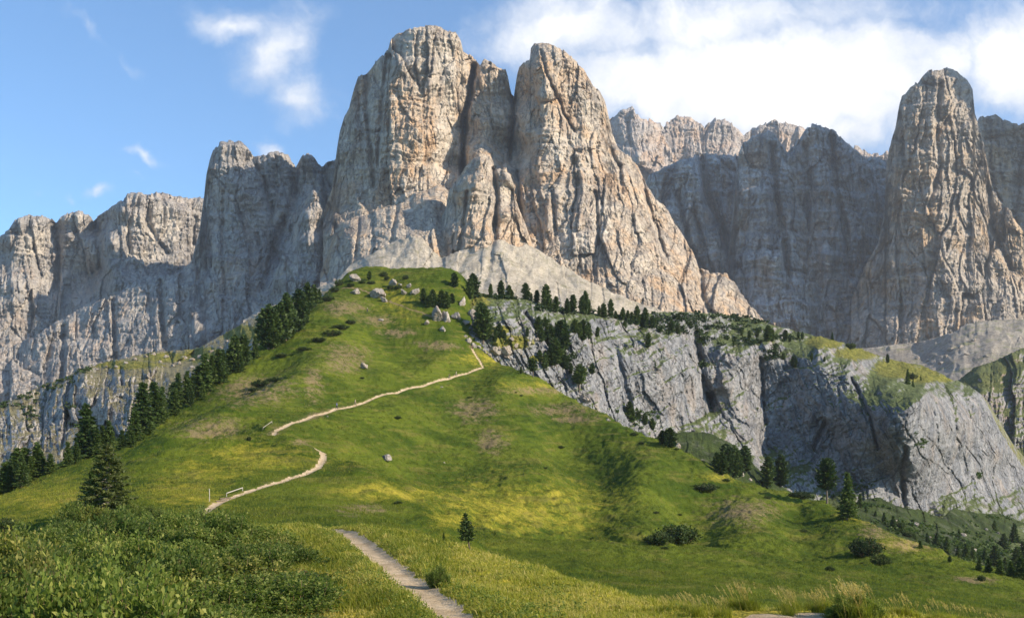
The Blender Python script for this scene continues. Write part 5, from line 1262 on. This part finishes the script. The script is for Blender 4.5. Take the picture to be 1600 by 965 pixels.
def build_grass():
    rng = np.random.default_rng(5)
    # near meadow: tufts of seven blades
    X, Y, Z, pm, px = scatter(52000, 12.5, 60, -150, 1750, rng, 0.9)
    R = HOR - Z / Y * FPX
    tall = sstep(-0.1, 0.5, fbm(X / 1.3, Y / 1.3, 3, 501))
    edge = np.exp(-((pm - 0.45) / 0.35) ** 2)
    thick = sstep(520, 420, px) * sstep(44, 40, Y)
    keep = (pm > 0.02) & (rng.random(len(X)) > 0.75 * thick)
    keep &= ~((px > 1130) & (px < 1330) & (R > 953) & (Y < 19.2))
    k = np.repeat(np.nonzero(keep)[0], 8)
    n = len(k)
    bx = X[k] + rng.normal(size=n) * 0.07; by = Y[k] + rng.normal(size=n) * 0.07
    h = (0.07 + 0.13 * tall[k] + 0.05 * edge[k] + 0.10 * thick[k]) * rng.uniform(0.5, 1.3, n)
    w = 0.006 + 0.00055 * by
    d = dryness(bx, by, R[k])
    tint = np.clip(0.40 + 0.75 * (d - 0.35) + 0.35 * fbm(bx / 2.4, by / 2.4, 3, 502) + rng.normal(size=n) * 0.16 + 0.05, 0, 1)
    lean = rng.normal(size=(n, 2)) * 0.45 + np.array([-0.25, 0.0])
    co, f, tt = blades(bx, by, Z[k] - 0.01, h, w, lean, rng, tint)
    tag(mesh_np('meadow_grass', co, f, M_blade, cols={'tint': tt}), 'yellow-green meadow grass on both sides of the near path', 'grass', None, 'stuff')
    # coarse weeds along the path's right edge and in the rough turf
    X, Y, Z, pm, px = scatter(26000, 13.5, 44, 250, 1100, rng)
    rough = fbm(X / 1.6, Y / 1.6, 3, 503)
    keep = (pm > 0.03) & ((pm < 0.8) | (rough > 0.25)) & (px > 380)
    P = np.stack([X, Y, Z + rng.uniform(0.01, 0.14, len(X))], -1)[keep]
    P = np.repeat(P, 4, 0) + rng.normal(size=(len(P) * 4, 3)) * 0.035
    co, f = cards(P, 0.030, rng, aspect=1.5)
    tag(mesh_np('meadow_weeds', co, f, M_bush, cols={'tint': np.repeat(rng.uniform(0.1, 1, len(P)), 4)}), 'low leafy weeds in the turf edge along the near path', 'weeds', None, 'stuff')
    # tussocks over knoll, meadow and slope, thinning with distance
    X, Y, Z, pm, px = scatter(110000, 60, 420, -150, 1750, rng, 0.9)
    clump = fbm(X / 4, Y / 5, 3, 504) + 0.5 * fbm(X / 20, Y / 24, 2, 505)
    keep = (pm > 0.3) & (clump > rng.uniform(-0.5, 0.35, len(X)))
    k = np.repeat(np.nonzero(keep)[0], 5); n = len(k)
    sc = 0.5 + Y[k] / 150
    bx = X[k] + rng.normal(size=n) * 0.16 * sc; by = Y[k] + rng.normal(size=n) * 0.16 * sc
    Zk = Z[k]; Rk = HOR - Zk / Y[k] * FPX
    d = dryness(bx, by, Rk)
    tint = np.clip(0.10 + 0.75 * d + rng.normal(size=n) * 0.14, 0, 1)
    h = 0.30 * rng.uniform(0.4, 1.4, n) * sc ** 0.6
    lean = rng.normal(size=(n, 2)) * 0.6
    co, f, tt = blades(bx, by, Zk - 0.05, h, 0.035 * sc, lean, rng, tint)
    tag(mesh_np('hill_grass', co, f, M_blade, cols={'tint': tt}), 'tussocky grass over the knoll and the green slope', 'grass', None, 'stuff')
    # taller straw between thicket and path
    X, Y, Z, pm, px = scatter(9000, 13.5, 42, 300, 700, rng)
    keep = (pm > 0.15) & (fbm(X / 2.0, Y / 2.4, 3, 506) > -0.1) & (px > np.interp(Y, [14, 20, 30, 42], [470, 440, 380, 330]))
    k = np.repeat(np.nonzero(keep)[0], 4); n = len(k)
    bx = X[k] + rng.normal(size=n) * 0.10; by = Y[k] + rng.normal(size=n) * 0.10
    co, f, tt = blades(bx, by, Z[k], rng.uniform(0.10, 0.26, n), 0.006 + 0.0004 * by, rng.normal(size=(n, 2)) * 0.4 + np.array([-0.2, 0]), rng, rng.uniform(0.0, 0.7, n))
    tag(mesh_np('dry_grass', co, f, M_blade, cols={'tint': tt}), 'taller straw-coloured grass between the thicket and the near path', 'grass', None, 'stuff')
build_grass()

def build_tall_grass():
    protos = []
    for sd in range(4):
        rng = np.random.default_rng(600 + sd)
        n = 260
        r = np.abs(rng.normal(size=n)) * 0.16; a = rng.uniform(0, 6.283, n)
        co, f, tt = blades(np.cos(a) * r, np.sin(a) * r, 0 * r, rng.uniform(0.2, 0.62, n), np.full(n, 0.013), rng.normal(size=(n, 2)) * 0.45 + np.array([-0.25, 0]), rng, rng.uniform(0, 0.75, n))
        bl = mesh_np('blades', co, f, M_blade, cols={'tint': tt}, link=False)
        # flowering stems with a feathery head
        m = 6; st = []; P = []; D = []
        for i in range(m):
            rr = abs(rng.normal()) * 0.15; aa = rng.uniform(0, 6.283); h = rng.uniform(0.72, 1.05); ln = -0.30 + rng.normal() * 0.14; ly = rng.normal() * 0.12
            b = np.array([math.cos(aa) * rr, math.sin(aa) * rr, 0]); tip = b + np.array([ln * h, ly * h, h]); mid = b + np.array([ln * h * 0.35, ly * h * 0.4, h * 0.55])
            st.append(tube([b, mid, tip], [0.005, 0.004, 0.003], 3))
            q = rng.random(26); dr = (tip - mid); P.append(tip - dr * (q * 0.50)[:, None] + rng.normal(size=(26, 3)) * 0.016); D.append(np.tile(dr, (26, 1)) + rng.normal(size=(26, 3)) * 0.10)
        sc, sf = join(st); P = np.concatenate(P); D = np.concatenate(D)
        heads = []
        ss = mesh_np('stalks', sc, sf, M_straw, link=False, cols={'tint': np.full(len(sc), 0.4)})
        for i in range(m):
            hc, hf = cards(P[i * 26:i * 26 + 26], 0.015, rng, dirs=D[i * 26:i * 26 + 26], aspect=3.0)
            heads.append(mesh_np('seed_head', hc, hf, M_straw, link=False, cols={'tint': np.repeat(rng.uniform(0.3, 0.95, 26), 4)}))
        protos.append((bl, ss, *heads))
    rs = np.random.default_rng(61)
    def put(px, Y, h, label, group):
        X = (px - 800) / FPX * Y; z = hill_z(np.array([X]), np.array([Y]))[0][0]
        r = bpy.data.objects.new('tall_grass_clump', None); COL.objects.link(r); r.location = (X, Y, z - 0.02); r.scale = (h * 1.1, h * 1.1, h); r.rotation_euler = (0, 0, rs.uniform(-0.5, 0.5))
        for src in protos[rs.integers(4)]:
            c = src.copy(); COL.objects.link(c); c.parent = r
        tag(r, label, 'tall grass', group)
    for i in range(26):
        px = rs.uniform(1085, 1300); put(px, rs.uniform(17.6, 19.6), rs.uniform(0.42, 0.66) * (1 - 0.25 * abs(px - 1190) / 110), 'feathery tall grass clump in the wide patch at the bottom, right of centre', 'tall grass in the wide patch at the bottom')
    for i in range(9):
        put(rs.uniform(1312, 1372), rs.uniform(16.8, 17.8), rs.uniform(0.58, 0.80), 'tall straw-headed grass growing out of the weed bush at the bottom right', 'tall grass in the weed bush')
    for px, h in [(1405, 0.42), (1418, 0.52), (1430, 0.46), (1400, 0.36)]:
        put(px, 17.6, h, 'small stand of nodding grass between the weed bush and the bright hummock', 'nodding grass beside the weed bush')
    for px, h in [(1470, 0.40), (1485, 0.36), (1500, 0.36), (1515, 0.34), (1530, 0.36), (1548, 0.30), (1565, 0.28), (1455, 0.3)]:
        put(px, 17.2 + rs.uniform(-0.4, 0.4), h * 1.15, 'short nodding grass clump at the bottom right corner', 'nodding grass at the bottom right corner')
    for i in range(8):
        put(rs.uniform(1040, 1095), rs.uniform(18, 20), rs.uniform(0.22, 0.4), 'low grass clump at the left end of the wide tall-grass patch', 'low grass at the left end of the patch')
    for px, h, w in [(1332, 0.46, 0.42), (1350, 0.40, 0.36), (1312, 0.26, 0.34)]:
        Y = 17.2; X = (px - 800) / FPX * Y; z = hill_z(np.array([X]), np.array([Y]))[0][0]
        put_shrub('willow', (X, Y, z - 0.03), w, h, 'green weed bush with tall grass heads rising out of it, bottom right', 'weed bush pieces at the bottom right', 'weed', 'weed_bush')
build_tall_grass()

# bare sandy ground at the very bottom right of centre
def build_sand():
    cols = np.arange(1120, 1345, 2.2); ys = np.linspace(15.4, 18.3, 90)
    C, Y = np.meshgrid(cols, ys); X = (C - 800) / FPX * Y
    Z, _ = hill_z(X, Y)
    f = grid_faces(*C.shape)
    e = ((C - 1232) / 105) ** 2 + ((Y - 16.2) / 1.75) ** 2 + 0.35 * fbm(X / 0.5, Y / 0.5, 3, 701)
    on = e.ravel()[f].mean(1) < 1
    co = np.stack([X, Y, Z + 0.03], -1).reshape(-1, 3)
    use = np.unique(f[on]); rm = np.zeros(len(co), int); rm[use] = np.arange(len(use))
    tag(mesh_np('sandy_path', co[use], rm[f[on]], bpy.data.materials['path_gravel'], smooth=True), 'bare sandy ground in front of the tall grass patch', 'path', kind='structure')
build_sand()

# ------------------------------------------------------------------ rails, posts, steps
def flat_mat(name, col, rough=0.8):
    t = NT(name); p = t.n('ShaderNodeTexCoord').outputs['Object']
    c = t.mix(t.noise(p, 9, 4, 0.7), tuple(v * 0.8 for v in col), tuple(min(1, v * 1.15) for v in col))
    return t.diffuse(c, rough)
def rail(c0, r0, y0, c1, r1, y1, label):
    a = Vector(((c0 - 800) / FPX * y0, y0, 0)); b = Vector(((c1 - 800) / FPX * y1, y1, 0))
    for v in (a, b): v.z = float(hill_z(np.array([v.x]), np.array([v.y]))[0][0])
    r = bpy.data.objects.new('handrail', None); COL.objects.link(r); r.location = a
    tag(r, label, 'handrail')
    d = b - a; n = 2
    for i in range(n):
        q = d * (i / (n - 1)); z = float(hill_z(np.array([a.x + q.x]), np.array([a.y + q.y]))[0][0]) - a.z
        co, f = tube([(q.x, q.y, z - 0.3), (q.x, q.y, z + 0.2), (q.x, q.y, z + 0.38)], [0.04, 0.035, 0.035], 8)
        mesh_np('post', co, f, M_greywood, r)
    co, f = tube([(0, 0, 0.36), tuple(d * 0.5 + Vector((0, 0, 0.36))), tuple(d + Vector((0, 0, 0.36)))], [0.05] * 3, 8)
    mesh_np('rail', co, f, M_greywood, r)
rail(354, 778, 104.5, 379, 768, 109, 'weathered wooden handrail beside the path below the knoll')
rail(411, 681, 188, 425, 673, 194, 'weathered wooden handrail where the path comes out behind the knoll')
def post():
    Y = 100.5; X = (327 - 800) / FPX * Y; z = float(hill_z(np.array([X]), np.array([Y]))[0][0])
    r = bpy.data.objects.new('marker_post', None); COL.objects.link(r); r.location = (X, Y, z); tag(r, 'thin pale marker post in the grass left of the lower handrail', 'post')
    co, f = tube([(0, 0, -0.2), (0.02, 0, 0.6), (0, 0, 1.25)], [0.045, 0.04, 0.04], 8); mesh_np('post', co, f, M_greywood, r)
    co, f = tube([(0, 0, 1.25), (0, 0, 1.3)], [0.06, 0.05], 8); mesh_np('cap', co, f, M_greywood, r)
post()
for i, (c, Y) in enumerate(((346, 101.8), (352, 103.2))):
    X = (c - 800) / FPX * Y; z = float(hill_z(np.array([X]), np.array([Y]))[0][0])
    co, f = tube([(-0.35, -0.8, 0.05), (0, 0, 0.08), (0.3, 0.8, 0.08)], [0.09, 0.09, 0.08], 8)
    o = mesh_np('log_step', co, f, M_bark, smooth=True); o.location = (X, Y, z)
    tag(o, ('dark log laid across the path below the handrail, nearer the foreground', 'dark log laid across the path below the handrail, the upper of two')[i], 'log')

# ------------------------------------------------------------------ hikers
def skin_mesh(name, verts, edges, radii, mat, parent, sub=1):
    me = bpy.data.meshes.new(name); me.from_pydata(verts, edges, []); me.update()
    o = bpy.data.objects.new(name, me); COL.objects.link(o)
    sk = o.modifiers.new('skin', 'SKIN'); sk.use_smooth_shade = True
    if not me.skin_vertices: me.skin_vertices.new()
    lay = me.skin_vertices[0].data
    for i, r in enumerate(radii): lay[i].radius = (r, r) if isinstance(r, (int, float)) else r
    lay[0].use_root = True
    ss = o.modifiers.new('sub', 'SUBSURF'); ss.levels = sub; ss.render_levels = sub + 1
    me.materials.append(mat)
    if parent: o.parent = parent
    return o
SKIN = flat_mat('skin', (0.52, 0.34, 0.25), 0.6); HAIR = flat_mat('hair', (0.06, 0.04, 0.03))
def hiker(px, Y, heading, shirt, trousers, label, pack=None, hat=None, H=1.72, group=None, near=True):
    X = (px - 800) / FPX * Y; z = float(hill_z(np.array([X]), np.array([Y]))[0][0])
    r = bpy.data.objects.new('person', None); COL.objects.link(r); r.location = (X, Y, z - 0.01); r.rotation_euler = (0, 0, heading); r.scale = (H / 1.72,) * 3
    tag(r, label, 'person', group)
    # joints: pelvis, spine, chest, neck, head; walking along +Y
    J = {'pel': (0, 0, 0.92), 'spi': (0, 0.01, 1.10), 'che': (0, 0.02, 1.34), 'nek': (0, 0.03, 1.48), 'hea': (0, 0.05, 1.60), 'top': (0, 0.05, 1.69),
         'shL': (-0.18, 0.02, 1.40), 'elL': (-0.24, 0.10, 1.14), 'haL': (-0.22, 0.30, 1.00), 'shR': (0.18, 0.02, 1.40), 'elR': (0.25, -0.08, 1.14), 'haR': (0.24, 0.06, 0.92),
         'hiL': (-0.09, 0, 0.88), 'knL': (-0.10, -0.02, 0.48), 'anL': (-0.10, -0.26, 0.12), 'toL': (-0.10, -0.14, 0.03), 'hiR': (0.09, 0, 0.88), 'knR': (0.10, 0.20, 0.50), 'anR': (0.10, 0.24, 0.08), 'toR': (0.10, 0.40, 0.03)}
    def chain(names, rad, edges, mat, nm):
        idx = {n: i for i, n in enumerate(names)}
        return skin_mesh(nm, [J[n] for n in names], [(idx[a], idx[b]) for a, b in edges], rad, mat, r)
    names = ['pel', 'spi', 'che', 'nek', 'hea', 'top', 'shL', 'elL', 'haL', 'shR', 'elR', 'haR', 'hiL', 'knL', 'anL', 'toL', 'hiR', 'knR', 'anR', 'toR']
    rad = [0.12, 0.11, 0.13, 0.05, 0.085, 0.07, 0.055, 0.04, 0.03, 0.055, 0.04, 0.03, 0.08, 0.055, 0.035, 0.03, 0.08, 0.055, 0.035, 0.03]
    E = [('pel', 'spi'), ('spi', 'che'), ('che', 'nek'), ('nek', 'hea'), ('hea', 'top'), ('che', 'shL'), ('shL', 'elL'), ('elL', 'haL'), ('che', 'shR'), ('shR', 'elR'), ('elR', 'haR'), ('pel', 'hiL'), ('hiL', 'knL'), ('knL', 'anL'), ('anL', 'toL'), ('pel', 'hiR'), ('hiR', 'knR'), ('knR', 'anR'), ('anR', 'toR')]
    chain(names, rad, E, SKIN, 'body')
    chain(['pel', 'spi', 'che', 'shL', 'elL', 'shR', 'elR'], [0.135, 0.13, 0.15, 0.075, 0.055, 0.075, 0.055], [('pel', 'spi'), ('spi', 'che'), ('che', 'shL'), ('shL', 'elL'), ('che', 'shR'), ('shR', 'elR')], flat_mat('shirt_cloth', shirt), 'shirt')
    chain(['pel', 'hiL', 'knL', 'anL', 'hiR', 'knR', 'anR'], [0.14, 0.095, 0.072, 0.055, 0.095, 0.072, 0.055], [('pel', 'hiL'), ('hiL', 'knL'), ('knL', 'anL'), ('pel', 'hiR'), ('hiR', 'knR'), ('knR', 'anR')], flat_mat('trouser_cloth', trousers), 'trousers')
    for a, b in (('anL', 'toL'), ('anR', 'toR')):
        chain([a, b], [0.05, 0.045], [(a, b)], flat_mat('boot_leather', (0.08, 0.06, 0.045)), 'boot')
    v, f = ico(2); c = v * np.array([0.10, 0.115, 0.10]) + np.array([0, 0.03, 1.645]); c[:, 2] = np.maximum(c[:, 2], 1.60)
    mesh_np('hat' if hat else 'hair', c, f, flat_mat('hat_cloth', hat) if hat else HAIR, r, smooth=True)
    if pack:
        c = v * np.array([0.16, 0.11, 0.25]); c = np.sign(c) * np.abs(c) ** 0.8 * 1.0; c = c * np.array([0.8, 0.75, 0.8]) + np.array([0, -0.20, 1.24])
        mesh_np('backpack', c, f, flat_mat('pack_cloth', pack), r, smooth=True)
def y_at(px):
    P = PATH_MID[12:]
    return float(np.interp(px, [p[0] for p in P if p[2] < 350], [p[2] for p in P if p[2] < 350]))
hiker(526, y_at(526), -1.2, (0.10, 0.20, 0.60), (0.06, 0.06, 0.08), 'person in a blue shirt and dark trousers on the path where it leaves the knoll')
hiker(555, y_at(555), -1.2, (0.45, 0.36, 0.28), (0.30, 0.24, 0.18), 'person in pale brown clothes on the path a little above the one in blue')
hiker(702, y_at(702), 1.8, (0.10, 0.08, 0.08), (0.36, 0.30, 0.24), 'person in a dark top, left one of the pair walking down near the bend', pack=(0.08, 0.05, 0.05))
hiker(713, y_at(713), 1.8, (0.55, 0.50, 0.45), (0.32, 0.28, 0.24), 'person in a pale top, right one of the pair walking down near the bend')
hiker(734, 364, 0.4, (0.05, 0.05, 0.06), (0.06, 0.06, 0.07), 'person in black, left one of the three together at the top of the path bend')
hiker(738, 361, -0.4, (0.22, 0.24, 0.28), (0.07, 0.07, 0.08), 'person with grey top, middle one of the three at the top of the path bend', pack=(0.25, 0.08, 0.08))
hiker(742, 363, 0.9, (0.06, 0.06, 0.08), (0.10, 0.09, 0.08), 'person in dark clothes, right one of the three at the top of the path bend', pack=(0.12, 0.12, 0.14))
b = hit(574, 488, ('green_hill',))
hiker(574, b[0].y, -0.3, (0.04, 0.05, 0.08), (0.05, 0.06, 0.10), 'person in dark clothes and a white cap on the bare earth near the hill top', hat=(0.8, 0.8, 0.78))

# ------------------------------------------------------------------ the air
def build_haze():
    v = [(x, y, z) for x in (-4600, 4600) for y in (-900, 5200) for z in (-420, 1500)]
    f = [(0, 1, 3, 2), (4, 6, 7, 5), (0, 4, 5, 1), (2, 3, 7, 6), (0, 2, 6, 4), (1, 5, 7, 3)]
    me = bpy.data.meshes.new('haze'); me.from_pydata(v, [], f); me.update()
    o = bpy.data.objects.new('haze', me); COL.objects.link(o)
    m = bpy.data.materials.new('haze'); m.use_nodes = True; nt = m.node_tree; nt.nodes.clear()
    out = nt.nodes.new('ShaderNodeOutputMaterial'); pv = nt.nodes.new('ShaderNodeVolumePrincipled')
    pv.inputs['Color'].default_value = (0.86, 0.92, 1.0, 1); pv.inputs['Density'].default_value = HAZE
    pv.inputs['Anisotropy'].default_value = 0.3
    nt.links.new(pv.outputs[0], out.inputs['Volume'])
    me.materials.append(m)
    tag(o, 'thin blue-white mountain air over the whole valley', 'haze', None, 'stuff')
HAZE = 0.000065
build_haze()
